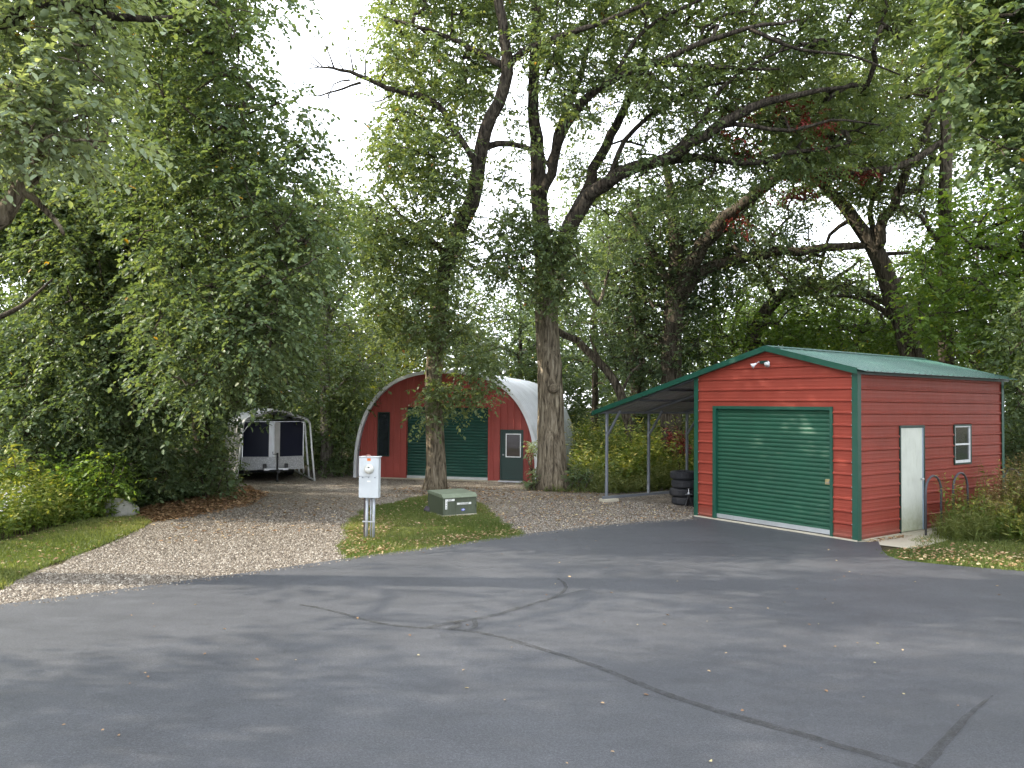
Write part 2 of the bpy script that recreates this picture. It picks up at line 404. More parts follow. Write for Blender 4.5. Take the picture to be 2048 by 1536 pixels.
# ------------------------------------------------------------------ ground, drive, lawn
def flat(name, pts, z, mat, lab=None):
    mb = MB(); mb.add([(p[0], p[1], z) for p in pts], [tuple(range(len(pts)))])
    o = mb.build(name, mat); o['kind'] = 'structure'
    if lab: o['label'] = lab
    # triangulate safely
    import bmesh
    bm = bmesh.new(); bm.from_mesh(o.data); bmesh.ops.triangulate(bm, faces=bm.faces); bmesh.ops.recalc_face_normals(bm, faces=bm.faces)
    for f in bm.faces:
        if f.normal.z < 0: f.normal_flip()
    bm.to_mesh(o.data); bm.free()
    return o
def wob(P, amp, step, rng):
    """subdivide a polyline and jitter it"""
    outp = []
    for i in range(len(P)-1):
        a, b = np.array(P[i][:2], float), np.array(P[i+1][:2], float)
        n = max(1, int(np.linalg.norm(b-a)/step))
        for k in range(n):
            q = a+(b-a)*k/n; outp.append(q + rng.normal(0, amp, 2))
    outp.append(np.array(P[-1][:2], float)); return outp
rng0 = np.random.default_rng(5)
GA = np.array([6.3679, 14.3961]); TH = 0.9549
DU = np.array([-math.cos(TH), math.sin(TH)]); DV = np.array([math.sin(TH), math.cos(TH)])
GW, GL = 3.8535, 5.90
def gar(u, v, z=0.0):
    q = GA + DU*u + DV*v; return np.array([q[0], q[1], z])

flat('ground', [(-260, -120), (260, -120), (260, 420), (-260, 420)], -0.012, M['soil'])
edge_px = [(-900, 1345), (-400, 1267), (0, 1211), (150, 1192), (300, 1172), (420, 1156), (560, 1137), (690, 1118), (800, 1103), (920, 1087), (1040, 1070), (1130, 1060), (1200, 1052), (1300, 1043), (1390, 1039)]
edge = [G(*p) for p in edge_px]
gside = [gar(3.9, -.06), gar(-.05, -.06), gar(-.2, .35)]
right_px = [(1766, 1103), (1772, 1112), (1800, 1121), (1900, 1132), (2048, 1144), (2300, 1165), (2700, 1200)]
rpts = [G(*p) for p in right_px]
asp = wob(edge, .012, .25, rng0) + gside + wob(rpts, .012, .25, rng0) + [np.array([60., 9.]), np.array([60., -60.]), np.array([-60., -60.]), np.array([-60., 4.])]
flat('asphalt_drive', asp, 0.012, M['asphalt'])
gl_px = [(-300, 1270), (0, 1178), (60, 1146), (160, 1108), (230, 1082), (275, 1060), (300, 1042), (380, 1030), (480, 1008), (470, 985)]
gl = [G(*p) for p in gl_px]
grav = wob(gl, .05, .3, rng0) + [np.array(p) for p in [(-9.5, 24.5), (-12.5, 30.5), (-8.0, 31), (-5.2, 26.8), (1.3, 25.2), (1.6, 23.2), (2.7, 22.0), (4.5, 25.5), (7.6, 23.2), (9.8, 19.5), (7.0, 16.0), (6.4, 14.5), (5.9, 13.0), (2.5, 12.0), (-2., 8.), (-8.0, 5.0)]]
flat('gravel_drive', grav, -0.006, M['gravel'])
isl_px = [(690, 1112), (684, 1092), (694, 1062), (706, 1038), (735, 1018), (790, 1006), (850, 992), (905, 988), (962, 1008), (990, 1034), (1012, 1052), (1048, 1068)]
isl = [G(*p) for p in isl_px]
lawn_island = wob(isl, .07, .2, rng0) + [G(*p)[:2]+[0, -.12] for p in ((1040, 1072), (920, 1088), (800, 1104), (690, 1119))]
flat('lawn_island', lawn_island, 0.0, M['turf'])
vl_px = [(-300, 1268), (0, 1176), (60, 1144), (160, 1106), (230, 1080), (275, 1058), (300, 1044), (272, 1034), (200, 1040), (100, 1062), (0, 1085), (-300, 1130)]
lawn_left = [G(*p)[:2] for p in vl_px]
flat('lawn_left', lawn_left, 0.0, M['turf'])
lawn_right = [gar(-.25, .9)[:2], gar(-.75, .62)[:2], gar(-.9, .1)[:2]] + [p[:2] for p in rpts] + [np.array(q) for q in [(40., 9.5), (40., 26.), (14., 22.5), (10.5, 17.7)]] + [gar(-.12, 5.9)[:2], gar(-.12, 2.6)[:2]]
flat('lawn_right', lawn_right, 0.0, M['turf'])
flat('leafy_bank', [G(*p)[:2] for p in [(270, 1032), (300, 1044), (385, 1032), (490, 1010), (520, 985), (500, 970), (420, 985), (330, 1003), (265, 1020)]], -0.001, M['litter_soil'])
flat('concrete_apron', [gar(-.03, .02), gar(-.02, 2.6), gar(-.75, 2.5), gar(-.95, .15), gar(-.35, .02)], 0.006, M['concrete'])

def strip(pts, w0, w1, z, mat, name, rng):
    P = []
    for i in range(len(pts)-1):
        a, b = np.array(pts[i][:2]), np.array(pts[i+1][:2]); n = max(2, int(np.linalg.norm(b-a)/.12))
        P += [a+(b-a)*k/n for k in range(n)]
    P.append(np.array(pts[-1][:2])); P = np.array(P)
    for _ in range(3): P[1:-1] = (P[:-2]+P[1:-1]*2+P[2:])/4
    T = np.gradient(P, axis=0); T /= np.linalg.norm(T, axis=1)[:, None]; Nn = np.stack([-T[:, 1], T[:, 0]], 1)
    m = len(P); t = np.linspace(0, 1, m); wa = (w0+(w1-w0)*t)/2
    w1_ = wa*(1+rng.normal(0, .13, m)); w2_ = wa*(1+rng.normal(0, .13, m))
    mb = MB(); mb.add([(*(P[i]+Nn[i]*w1_[i]), z) for i in range(m)] + [(*(P[i]-Nn[i]*w2_[i]), z) for i in range(m)], [(i, m+i, m+i+1, i+1) for i in range(m-1)])
    o = mb.build(name, mat); o['kind'] = 'structure'; return o
def seam(px, w0, w1, z=.0165): strip([G(*p) for p in px], w0, w1, z, M['seal'], 'crack_seam', rng0)
seam([(600, 1212), (650, 1220), (700, 1234), (740, 1246), (800, 1256), (860, 1260), (930, 1262), (1000, 1276), (1080, 1300), (1200, 1338), (1300, 1380), (1400, 1416), (1500, 1444), (1600, 1472), (1700, 1502), (1780, 1524), (1860, 1550)], .05, .10)
seam([(855, 1259), (890, 1250), (930, 1244), (990, 1234), (1050, 1215), (1100, 1200), (1125, 1190), (1135, 1178), (1130, 1168), (1115, 1160)], .09, .05, .0205)
seam([(1095, 1202), (1130, 1192), (1180, 1180)], .04, .02, .0245)
seam([(1830, 1556), (1870, 1510), (1905, 1470), (1940, 1430), (1985, 1395)], .10, .02, .0205)
seam([(900, 1262), (925, 1256), (915, 1246)], .10, .06, .0285)
seam([(935, 1266), (958, 1258), (948, 1246)], .08, .05, .0325)

# ------------------------------------------------------------------ ribbed sheet panels
def rib_profile(z0, z1, pitch=.2286, phase=0.0, h=.023, minor=True):
    """list of (z, outward) along the sheet"""
    pts = [(z0, 0.0)]; k0 = math.floor((z0-phase)/pitch)-1
    z = phase + k0*pitch
    while z < z1 + pitch:
        seq = [(z-.030, 0), (z-.012, h), (z+.012, h), (z+.030, 0)]
        if minor:
            for q in (.333, .666):
                c = z + pitch*q; seq += [(c-.016, 0), (c-.007, .0018), (c+.007, .0018), (c+.016, 0)]
        for q in seq:
            if z0 < q[0] < z1: pts.append(q)
        z += pitch
    pts.append((z1, 0.0)); return pts
def h_panel(mb, z0, z1, lo, hi, fn, phase):
    """horizontal ribs: lo(z), hi(z) limits along the wall, fn(s, z, out) -> point"""
    P = rib_profile(z0, z1, phase=phase); vs = []; fs = []
    for z, o in P: vs += [fn(lo(z), z, o), fn(hi(z), z, o)]
    for i in range(len(P)-1): fs.append((2*i, 2*i+1, 2*i+3, 2*i+2))
    mb.add(vs, fs)
def sine_curtain(mb, z0, z1, s0, s1, fn, pitch=.086, amp=.010):
    n = int((z1-z0)/pitch)*8; vs = []; fs = []
    for i in range(n+1):
        z = z0+(z1-z0)*i/n; ph = (z-z0)/pitch*2*math.pi; o = amp*(abs(math.cos(ph/2))**.6*2-1)
        vs += [fn(s0, z, o), fn(s1, z, o)]
        if i: fs.append((2*i-2, 2*i-1, 2*i+1, 2*i))
    mb.add(vs, fs)

# ================================================================== RED GARAGE WITH LEAN-TO
RZ = math.atan2(-DU[1], -DU[0])
g0 = gar(GW, 0)
gr = thing('steel_garage', 'red ribbed steel garage with green trim, green roller door and open lean-to', 'garage', (g0[0], g0[1], 0), RZ)
W, L = GW, GL
EAVE, RIDGE_X, RIDGE_Z, SL = 3.08, W-1.93, 3.70, .262
PH = 0.0828
def ztop(x): return RIDGE_Z - .06 - abs(x-RIDGE_X)*SL
def front(s, z, o): return (s, -o, z)
def right(s, z, o): return (W+o, s, z)
def left(s, z, o): return (-o, s, z)
def back(s, z, o): return (s, L+o, z)
dx0, dx1, dz = W-3.35, W-.49, 2.46
mb = MB()
h_panel(mb, .03, dz, lambda z: 0, lambda z: dx0, front, PH)
h_panel(mb, .03, dz, lambda z: dx1, lambda z: W, front, PH)
ztl, ztr = ztop(0), ztop(W)
def lo_g(z): return max(0, RIDGE_X - (RIDGE_Z-.06-z)/SL)
def hi_g(z): return min(W, RIDGE_X + (RIDGE_Z-.06-z)/SL)
h_panel(mb, dz, RIDGE_Z-.07, lo_g, hi_g, front, PH)
mb.build('front_wall', M['red'], gr)
sd0, sd1, sdz = 1.46, 2.40, 2.12; wn0, wn1, wz0, wz1 = 3.62, 4.38, 1.28, 2.13
mb = MB()
for a, b, z0, z1 in [(0, sd0, .03, ztr), (sd0, sd1, sdz, ztr), (sd1, wn0, .03, ztr), (wn0, wn1, .03, wz0), (wn0, wn1, wz1, ztr), (wn1, L, .03, ztr)]:
    h_panel(mb, z0, z1, lambda z, a=a: a, lambda z, b=b: b, right, PH)
mb.build('side_wall', M['red'], gr)
mb = MB(); h_panel(mb, .03, ztl, lambda z: 0, lambda z: L, left, PH); mb.build('side_wall', M['red'], gr)
mb = MB(); h_panel(mb, .03, RIDGE_Z-.07, lo_g, hi_g, back, PH); mb.build('rear_wall', M['red'], gr)
MB().box((-.02, -.045, -.01), (W+.02, L+.02, .035)).build('foundation_slab', M['concrete'], gr)
# corner trims (L shaped, slightly proud)
def trim(x, y, sx, sy, z1):
    m = MB(); t = .006; w = .085; o = .026
    m.box((min(x+sx*o, x-sx*w), min(y+sy*o, y+sy*(o+t)), .02), (max(x+sx*o, x-sx*w), max(y+sy*o, y+sy*(o+t)), z1))
    m.box((min(x+sx*(o+.001), x+sx*(o+t)), min(y+sy*(o+t), y-sy*w), .02), (max(x+sx*(o+.001), x+sx*(o+t)), max(y+sy*(o+t), y-sy*w), z1))
    m.build('corner_trim', M['green'], gr)
trim(W, 0, 1, -1, ztr+.02); trim(0, 0, -1, -1, ztl-.01); trim(W, L, 1, 1, ztr+.02); trim(0, L, -1, 1, ztl)
# roof: ribs run ridge to eave
ox, y0r, y1r, tipx = .24, -.10, L+.22, -3.42
def roof_sheet(xa, xb, sgn):
    P = rib_profile(y0r, y1r, phase=y0r+.05, h=.018, minor=False); m = MB(); vs = []; fs = []
    za = RIDGE_Z; zb = RIDGE_Z - abs(xb-xa)*SL
    for y, o in P: vs += [(xa, y, za+o), (xb, y, zb+o)]
    n = len(P)
    for i in range(n-1): fs.append((2*i, 2*i+2, 2*i+3, 2*i+1))
    vs2 = [(x, y, z-.004) for (x, y, z) in vs]
    m.add(vs, fs)
    u_ = MB(); u_.add(vs2, [f[::-1] for f in fs]); u_.add([vs[1], vs[2*n-1], vs2[2*n-1], vs2[1]], [(0, 1, 2, 3)]); u_.build('roof_underside', M['under'], gr)
    return m
rr_ = roof_sheet(RIDGE_X, W+ox, 1).build('roof', M['green_roof'], gr)
rl_ = roof_sheet(RIDGE_X, tipx, -1)
rl_.v = rl_.v; rl_.build('roof', M['green_roof'], gr)
mb = MB()
for sgn in (-1, 1):
    mb.add([(RIDGE_X, y0r-.015, RIDGE_Z+.032), (RIDGE_X, y1r+.01, RIDGE_Z+.032), (RIDGE_X+sgn*.16, y1r+.01, RIDGE_Z+.026-.16*SL), (RIDGE_X+sgn*.16, y0r-.015, RIDGE_Z+.026-.16*SL)], [(0, 1, 2, 3)])
mb.build('ridge_cap', M['green_roof'], gr)
def fascia(xa, za, xb, zb, y, t=.02, h=.115):
    m = MB(); n = 1
    m.add([(xa, y, za+.022), (xb, y, zb+.022), (xb, y, zb-h+.022), (xa, y, za-h+.022), (xa, y+t, za+.022), (xb, y+t, zb+.022), (xb, y+t, zb-h+.022), (xa, y+t, za-h+.022)],
          [(0, 1, 2, 3), (7, 6, 5, 4), (0, 4, 5, 1), (1, 5, 6, 2), (2, 6, 7, 3), (3, 7, 4, 0)])
    m.add([(xa, y+t, za-h+.024), (xb, y+t, zb-h+.024), (xb, -.03 if y < 1 else L+.03, zb-h+.024), (xa, -.03 if y < 1 else L+.03, za-h+.024)], [(0, 1, 2, 3)])
    return m.build('gable_trim', M['green'], gr)
zrE = RIDGE_Z-(W+ox-RIDGE_X)*SL; zlE = RIDGE_Z-(RIDGE_X-tipx)*SL
xe = W+.07
fascia(RIDGE_X, RIDGE_Z, xe, RIDGE_Z-(xe-RIDGE_X)*SL, y0r-.022)
fascia(tipx, zlE, RIDGE_X, RIDGE_Z, y0r-.022)
fascia(RIDGE_X, RIDGE_Z, xe, RIDGE_Z-(xe-RIDGE_X)*SL, y1r+.002)
MB().box((W+.045, y0r+.01, ztr-.05), (W+.065, y1r-.02, ztr+.012)).build('eave_strip', M['green_vdark'], gr)
# lean-to frame
PX = -3.10
ys = [.13, 1.64, 3.14, 4.64, L-.1]
ztp = RIDGE_Z - (RIDGE_X-PX)*SL - .07
for y in ys:
    p = MB().cbox((PX-.032, y-.032, .14), (PX+.032, y+.032, ztp-.05), .006).build('post', M['galv_dark'], gr)
    b = MB().beam((PX+.02, y, ztp-.62), (PX+.50, y, ztp+.03), .045).build('brace', M['galv_dark'], gr)
    m = MB().beam((PX-.25, y, RIDGE_Z-(RIDGE_X-(PX-.25))*SL-.052), (-.03, y, ztop(0)-.02), .05).build('rafter', M['galv_dark'], gr)
MB().box((PX-.033, .0, .075), (PX+.033, L, .139)).build('base_rail', M['galv_dark'], gr)
MB().box((PX-.03, .0, ztp-.05), (PX+.03, L, ztp+.0)).build('eave_beam', M['galv_dark'], gr)
for x in (PX+.95, PX+1.9, PX+2.75):
    z = RIDGE_Z-(RIDGE_X-x)*SL-.010; MB().box((x-.03, y0r+.03, z-.04), (x+.03, L, z-.006)).build('purlin', M['galv_dark'], gr)
for y in (.2, 2.9, L-.4):
    MB().cbox((PX-.14, y-.2, -.02), (PX+.16, y+.22, .0745), .01).build('footing_block', M['concrete'], gr)
# roller door
m = MB()
m.box((dx0-.01, -.030, .03), (dx0+.08, .05, dz+.02)); m.box((dx1-.05, -.030, .03), (dx1+.01, .05, dz+.02))
m.box((dx0+.08, -.030, dz-.045), (dx1-.05, .05, dz+.02))
rd = m.build('roller_door', M['green'], gr)
mb = MB(); sine_curtain(mb, .14, dz-.04, dx0+.07, dx1-.04, lambda s, z, o: (s, .045-o, z)); mb.build('curtain', M['green_door'], rd, smooth=True)
MB().box((dx0+.075, .012, .055), (dx1-.045, .05, .14)).build('bottom_bar', M['alu'], rd)
MB().box((dx0+.075, .025, .03), (dx1-.045, .05, .0545)).build('rubber_seal', M['rubber'], rd)
MB().box((dx1-.17, .012, 1.0), (dx1-.06, .034, 1.10)).build('latch', M['brass'], rd)
MB().tube([(dx1-.15, .005, 1.03), (dx1-.08, .005, 1.03), (dx1-.08, .005, 1.075)], .008, 6).build('latch_bolt', M['galv_dark'], rd)
# side door
dfm = MB(); dfm.box((W-.03, sd0-.005, .03), (W+.026, sd0+.03, sdz)); dfm.box((W-.03, sd1-.045, .03), (W+.026, sd1+.005, sdz)); dfm.box((W-.03, sd0+.03, sdz-.04), (W+.026, sd1-.045, sdz+.008))
sdo = dfm.build('side_door', M['green_vdark'], gr)
MB().cbox((W-.02, sd0+.035, .05), (W+.012, sd1-.085, sdz-.045), .004).build('door_leaf', M['white'], sdo)
MB().box((W-.02, sd1-.083, .045), (W+.020, sd1-.047, sdz-.045)).build('jamb', plain('pale_blue_jamb', (.30, .38, .48), .5), sdo)
m = MB(); m.lathe([(.0, W+.012), (.022, W+.014), (.012, W+.03), (.026, W+.045), (.028, W+.06), (.018, W+.072), (.0, W+.074)], 14, (0, sd1-.14, 1.05), 'x'); m.build('door_knob', M['galv'], sdo, smooth=True)
# window
fm = MB(); t = .035
for a in [((W-.02, wn0, wz0), (W+.028, wn1, wz0+t)), ((W-.02, wn0, wz1-t), (W+.028, wn1, wz1)), ((W-.02, wn0, wz0+t), (W+.028, wn0+t, wz1-t)), ((W-.02, wn1-t, wz0+t), (W+.028, wn1, wz1-t))]: fm.box(*a)
win = fm.build('window', M['green_vdark'], gr)
f2 = MB(); a0, a1, b0, b1 = wn0+t+.001, wn1-t-.001, wz0+t+.001, wz1-t-.001; t2 = .04; zm = (b0+b1)/2
for a in [((W-.015, a0, b0), (W+.018, a1, b0+t2*1.4)), ((W-.015, a0, b1-t2*.6), (W+.018, a1, b1)), ((W-.015, a0, b0+t2*1.4), (W+.018, a0+t2*.7, b1-t2*.6)), ((W-.015, a1-t2, b0+t2*1.4), (W+.018, a1, b1-t2*.6)), ((W-.012, a0+t2*.7, zm-.015), (W+.016, a1-t2, zm+.02))]: f2.box(*a)
f2.build('sash', M['frame_white'], win)
MB().box((W-.012, a0+.02, b0+.03), (W-.004, a1-.02, b1-.02)).build('pane', M['glass'], win)
# flood light
m = MB().cbox((1.86-.11, -.075, 3.355), (1.86+.09, -.021, 3.415), .01)
fl = m.build('flood_light', M['green_vdark'], gr)
def cone(px_, dirx, diry, dirz, base):
    d = np.array([dirx, diry, dirz], float); d /= np.linalg.norm(d); b = np.array(base, float)
    m = MB(); m.tube([b, b+d*.03, b+d*.06, b+d*.10, b+d*.105, b+d*.085], [.018, .024, .034, .062, .060, .03], 14); return m
m = cone(0, -.5, -.5, -.45, (1.70, -.10, 3.36)); m.tube([(1.78, -.05, 3.38), (1.74, -.08, 3.395), (1.70, -.10, 3.36)], .008, 6); m.build('lamp_head', M['frame_white'], fl, smooth=True)
m = cone(0, .12, -.85, -.45, (2.0, -.08, 3.37)); m.tube([(1.93, -.05, 3.39), (1.97, -.07, 3.40), (2.0, -.08, 3.37)], .008, 6); m.build('lamp_head', M['frame_white'], fl, smooth=True)
# screws along ribs, tiny
for k in range(14):
    z = PH+.2286*k
    if z < ztr:
        for xs_ in (W-.098, .088): MB().box((xs_, -.030, z-.007), (xs_+.012, -.018, z+.007)).build('screw', M['galv'], gr)

# ================================================================== QUONSET HUT
qL = np.array([-5.15, 26.30]); qR = np.array([.81, 24.96]); qd = (qR-qL); QW = float(np.linalg.norm(qd)); qrz = math.atan2(qd[1], qd[0])
qh = thing('arched_shed', 'arched grey steel shed with red end wall and dark green doors behind two oaks', 'shed', (qL[0], qL[1], 0), qrz)
QH, QE, QD = 3.50, 2.55, 8.4
def arch(t, off=0.0):
    """t 0..1 left base to right base"""
    a = math.pi*(1-t); c, s = math.cos(a), math.sin(a)
    x = QW/2 + (QW/2+off)*math.copysign(abs(c)**(2/QE), c); z = (QH+off)*abs(s)**(2/QE); return x, z
nt_ = 72
ay = []; y = 0.0; pit = .305
while y < QD:
    for q, o in ((0, 0), (.10, 0), (.17, .075), (.235, .075)):
        ay.append((y+q, o))
    y += pit
ay.append((y, 0))
vs = []; fs = []
ts = np.linspace(0, 1, nt_+1)
for yy, o in ay:
    for t_ in ts:
        x, z = arch(t_, .03+o*.9); vs.append((x, yy-.16, z))
nn = nt_+1
for i in range(len(ay)-1):
    for j in range(nt_): fs.append((i*nn+j, i*nn+j+1, (i+1)*nn+j+1, (i+1)*nn+j))
m = MB(); m.add(vs, fs); m.build('arch_roof', M['galv_roof'], qh)
# front rim flange
m = MB(); vs = []; fs = []
for t_ in ts:
    xa, za = arch(t_, -.02); xb, zb = arch(t_, .085); vs += [(xa, -.165, za), (xb, -.165, zb), (xb, -.20, zb), (xa, -.20, za)]
for j in range(nt_):
    for k in range(4): fs.append((4*j+k, 4*j+(k+1) % 4, 4*j+4+(k+1) % 4, 4*j+4+k))
m.add(vs, fs); m.build('arch_rim', M['galv_roof'], qh)
def q_on(px_, py_):
    d = ray(px_, py_); n = np.array([-qd[1], qd[0]])/QW; t = (qL@n)/(d[:2]@n); p = d*t
    return float((p[:2]-qL)@qd/QW), float(p[2]+CAM_H)
def arch_z(x):
    c = abs(x-QW/2)/(QW/2); return QH*max(0, 1-min(1, c)**QE)**(1/QE)
def v_panel(mb, x0, x1, zlo, zhi, y=0.0):
    P = rib_profile(x0, x1, pitch=.2286, phase=.1, h=.016, minor=True); vs = []; fs = []
    # refine so that the arch stays smooth
    Q = [P[0]]
    for a, b in zip(P[:-1], P[1:]):
        n = max(1, int((b[0]-a[0])/.03))
        for k in range(1, n+1): Q.append((a[0]+(b[0]-a[0])*k/n, a[1]+(b[1]-a[1])*k/n))
    for x, o in Q: vs += [(x, y-o, zlo), (x, y-o, max(zlo, zhi(x)))]
    for i in range(len(Q)-1): fs.append((2*i, 2*i+2, 2*i+3, 2*i+1))
    mb.add(vs, fs)
rx0, rzt = q_on(811, 811); rx1, _ = q_on(980, 812); wx0, wzt = q_on(756, 824); wx1, wzb = q_on(779, 913); mx0, mzt = q_on(1001, 859); mx1, _ = q_on(1047, 861)
m = MB(); zf = lambda x: arch_z(x)
v_panel(m, 0.02, wx0, 0.02, zf); v_panel(m, wx0, wx1, wzt, zf); v_panel(m, wx0, wx1, .02, lambda x: wzb); v_panel(m, wx1, rx0, .02, zf)
v_panel(m, rx0, rx1, rzt, zf); v_panel(m, rx1, mx0, .02, zf); v_panel(m, mx0, mx1, mzt, zf); v_panel(m, mx1, QW-.02, .02, zf)
m.build('end_wall', M['red_dull'], qh)
m = MB(); v_panel(m, .02, QW-.02, .02, zf, QD-.3); m.build('end_wall', M['red_dull'], qh)
m = MB(); m.box((rx0-.002, -.028, .02), (rx0+.05, .12, rzt)); m.box((rx1-.05, -.028, .02), (rx1+.002, .12, rzt)); m.box((rx0+.05, -.028, rzt-.05), (rx1-.05, .12, rzt+.01))
qrd = m.build('roller_door', M['red_dull'], qh)
m = MB(); sine_curtain(m, .10, rzt-.05, rx0+.05, rx1-.05, lambda s, z, o: (s, .11-o*1.6, z), pitch=.096, amp=.012); m.build('curtain', M['green_dark'], qrd, smooth=True)
MB().box((rx0+.055, .06, .02), (rx1-.055, .12, .10)).build('bottom_bar', M['alu'], qrd)
m = MB(); m.box((mx0, -.035, .03), (mx0+.05, .05, mzt)); m.box((mx1-.05, -.035, .03), (mx1, .05, mzt)); m.box((mx0+.05, -.035, mzt-.05), (mx1-.05, .05, mzt))
qmd = m.build('entry_door', M['green_vdark'], qh)
MB().cbox((mx0+.052, -.015, .06), (mx1-.052, .04, mzt-.052), .004).build('door_leaf', M['green_vdark'], qmd)
lx0, lzt = q_on(1012, 867); lx1, lzb = q_on(1042, 915)
m = MB(); t = .03
for a in [((lx0, -.036, lzb), (lx1, -.016, lzb+t)), ((lx0, -.036, lzt-t), (lx1, -.016, lzt)), ((lx0, -.036, lzb+t), (lx0+t, -.016, lzt-t)), ((lx1-t, -.036, lzb+t), (lx1, -.016, lzt-t))]: m.box(*a)
m.build('window_frame', plain('bright_white_trim', (.86, .87, .88), .5), qmd)
MB().box((lx0+t, -.022, lzb+t), (lx1-t, -.016, lzt-t)).build('pane', glass_mat('brown_glass', (.05, .04, .04)), qmd)
m = MB(); m.lathe([(0, -.075), (.02, -.07), (.028, -.055), (.012, -.035), (.022, -.016), (0, -.014)][::-1], 12, (mx0+.11, 0, .86), 'y'); m.build('door_knob', M['galv'], qmd, smooth=True)
MB().box((mx0-.02, -.20, .0), (mx1+.02, -.036, .045)).build('threshold', M['galv'], qmd)
m = MB(); t = .035
for a in [((wx0, -.028, wzb), (wx1, .03, wzb+t)), ((wx0, -.028, wzt-t), (wx1, .03, wzt)), ((wx0, -.028, wzb+t), (wx0+t, .03, wzt-t)), ((wx1-t, -.028, wzb+t), (wx1, .03, wzt-t))]: m.box(*a)
qw = m.build('window', M['green_vdark'], qh)
MB().box((wx0+t, -.005, wzb+t), (wx1-t, .003, wzt-t)).build('pane', M['glass'], qw)
MB().box((0, -.15, -.02), (QW, QD-.2, .018)).build('foundation_slab', M['concrete'], qh)

# ================================================================== TUBE SHELTER AND TRAILER
sL = np.array([-8.38, 23.85]); srz = R(25)
sh = thing('tube_shelter', 'open white tube carport with grey sheet roof standing over the dark trailer', 'shelter', (sL[0], sL[1], 0), srz)
SW, SH_ = 2.36, 1.98
def hoop_pts(y):
    pts = [(0, y, 0), (.10, y, SH_*.5), (.17, y, SH_-.22)]
    for k in range(1, 6):
        a = k/6*math.pi*.43; pts.append((.17+.22*(1-math.cos(a)), y, SH_-.22+.22*math.sin(a)))
    pts.append((SW/2, y, SH_+.26))
    return pts[:-1] + [(SW/2-.15, y, SH_+.235), (SW/2, y, SH_+.25), (SW/2+.15, y, SH_+.235)] + [(SW-p[0], p[1], p[2]) for p in pts[:-1][::-1]]
SLEN = 4.6
for k in range(6):
    hp = hoop_pts(k*SLEN/5); MB().tube(hp, .030, 10).build('hoop', M['frame_white'], sh, smooth=True)
    m = MB(); m.beam((.12, k*SLEN/5, SH_-.45), (SW-.12, k*SLEN/5, SH_-.45), .025) if k in (1, 4) else m.beam((.16, k*SLEN/5, SH_-.45), (.5, k*SLEN/5, SH_+.05), .022)
    m.build('brace', M['frame_white'], sh)
prof = [(x, z) for x, _, z in hoop_pts(0)][3:-3]
m = MB(); vs = []; fs = []; Ly = np.linspace(-.12, SLEN+.1, 60)
for i, y in enumerate(Ly):
    for x, z in prof: vs.append((x, y, z+.036+(.010 if i % 3 == 0 else 0)))
n = len(prof)
for i in range(len(Ly)-1):
    for j in range(n-1): fs.append((i*n+j, i*n+j+1, (i+1)*n+j+1, (i+1)*n+j))
m.add(vs, fs); m.build('roof_sheet', M['galv'], sh)
m = MB(); vs = []; fs = []
for i, y in enumerate(np.linspace(.05, SLEN, 80)):
    o = .012 if (i//2) % 2 else 0; vs += [(-.035-o, y, .03), (.13-o, y, SH_-.25)]
    if i: fs.append((2*i-2, 2*i, 2*i+1, 2*i-1))
m.add(vs, fs); m.build('side_sheet', painted('aged_yellowish_sheet', (.20, .20, .19), rough=.6, dirt=.4, wave=.1, dirtcol=(.22,.22,.08)), sh)
MB().tube([(0, -.02, .03), (0, SLEN, .03)], .03, 8).build('base_rail', M['frame_white'], sh)
MB().tube([(SW, -.02, .03), (SW, SLEN, .03)], .03, 8).build('base_rail', M['frame_white'], sh)

tr0 = sL + np.array([math.cos(srz), math.sin(srz)])*.24 + np.array([-math.sin(srz), math.cos(srz)])*.75
tr = thing('cargo_trailer', 'navy enclosed cargo trailer with silver tread plate nose parked under the tube carport', 'trailer', (tr0[0], tr0[1], 0), srz)
TW, TL, z0_, z1_ = 1.88, 3.7, .34, 1.86; cx_ = TW/2; nose = -.28
m = MB(); pl = [(0, 0), (cx_, nose), (TW, 0), (TW, TL), (0, TL)]
m.add([(x, y, z0_) for x, y in pl] + [(x, y, z1_) for x, y in pl], [(4, 3, 2, 1, 0), (5, 6, 7, 8, 9)] + [(i, (i+1) % 5, 5+(i+1) % 5, 5+i) for i in range(5)])
m.build('body', M['navy'], tr)
def nose_strip(x0, x1, za, zb, off, name, mat):
    def pt(x, z):
        t = abs(x-cx_)/cx_; y = nose*(1-t)-off; return (x, y, z)
    xs = [x0] + ([cx_] if x0 < cx_ < x1 else []) + [x1]
    m = MB(); vs = [pt(x, za) for x in xs] + [pt(x, zb) for x in xs]; k = len(xs)
    vs += [(a, b+.01, c) for a, b, c in vs]
    m.add(vs, [(i, i+1, k+i+1, k+i) for i in range(k-1)] + [(k+i, k+i+1, 3*k+i+1, 3*k+i) for i in range(k-1)])
    return m.build(name, mat, tr)
nose_strip(-.004, TW+.004, z0_, .76, .014, 'tread_plate', M['diamond'])
nose_strip(cx_-.17, cx_+.17, .761, z1_, .014, 'nose_cap', M['alu'])
nose_strip(cx_-.022, cx_+.006, .765, z1_-.02, .026, 'nose_seam', M['frame_white'])
for x in (0, TW): MB().box((x-.014, -.012, z0_), (x+.014, .02, z1_+.01)).build('corner_post', M['alu'], tr)
MB().box((-.02, -.02, z1_-.03), (TW+.02, TL, z1_+.015)).build('roof_rail', M['alu'], tr)
m = MB(); m.beam((.25, .3, .29), (cx_, -1.05, .36), .06, .09); m.beam((TW-.25, .3, .29), (cx_, -1.05, .36), .06, .09); m.build('tongue', M['black'], tr)
m = MB(); m.cbox((cx_-.05, -1.28, .33), (cx_+.05, -1.02, .42), .012); m.build('coupler', M['black'], tr)
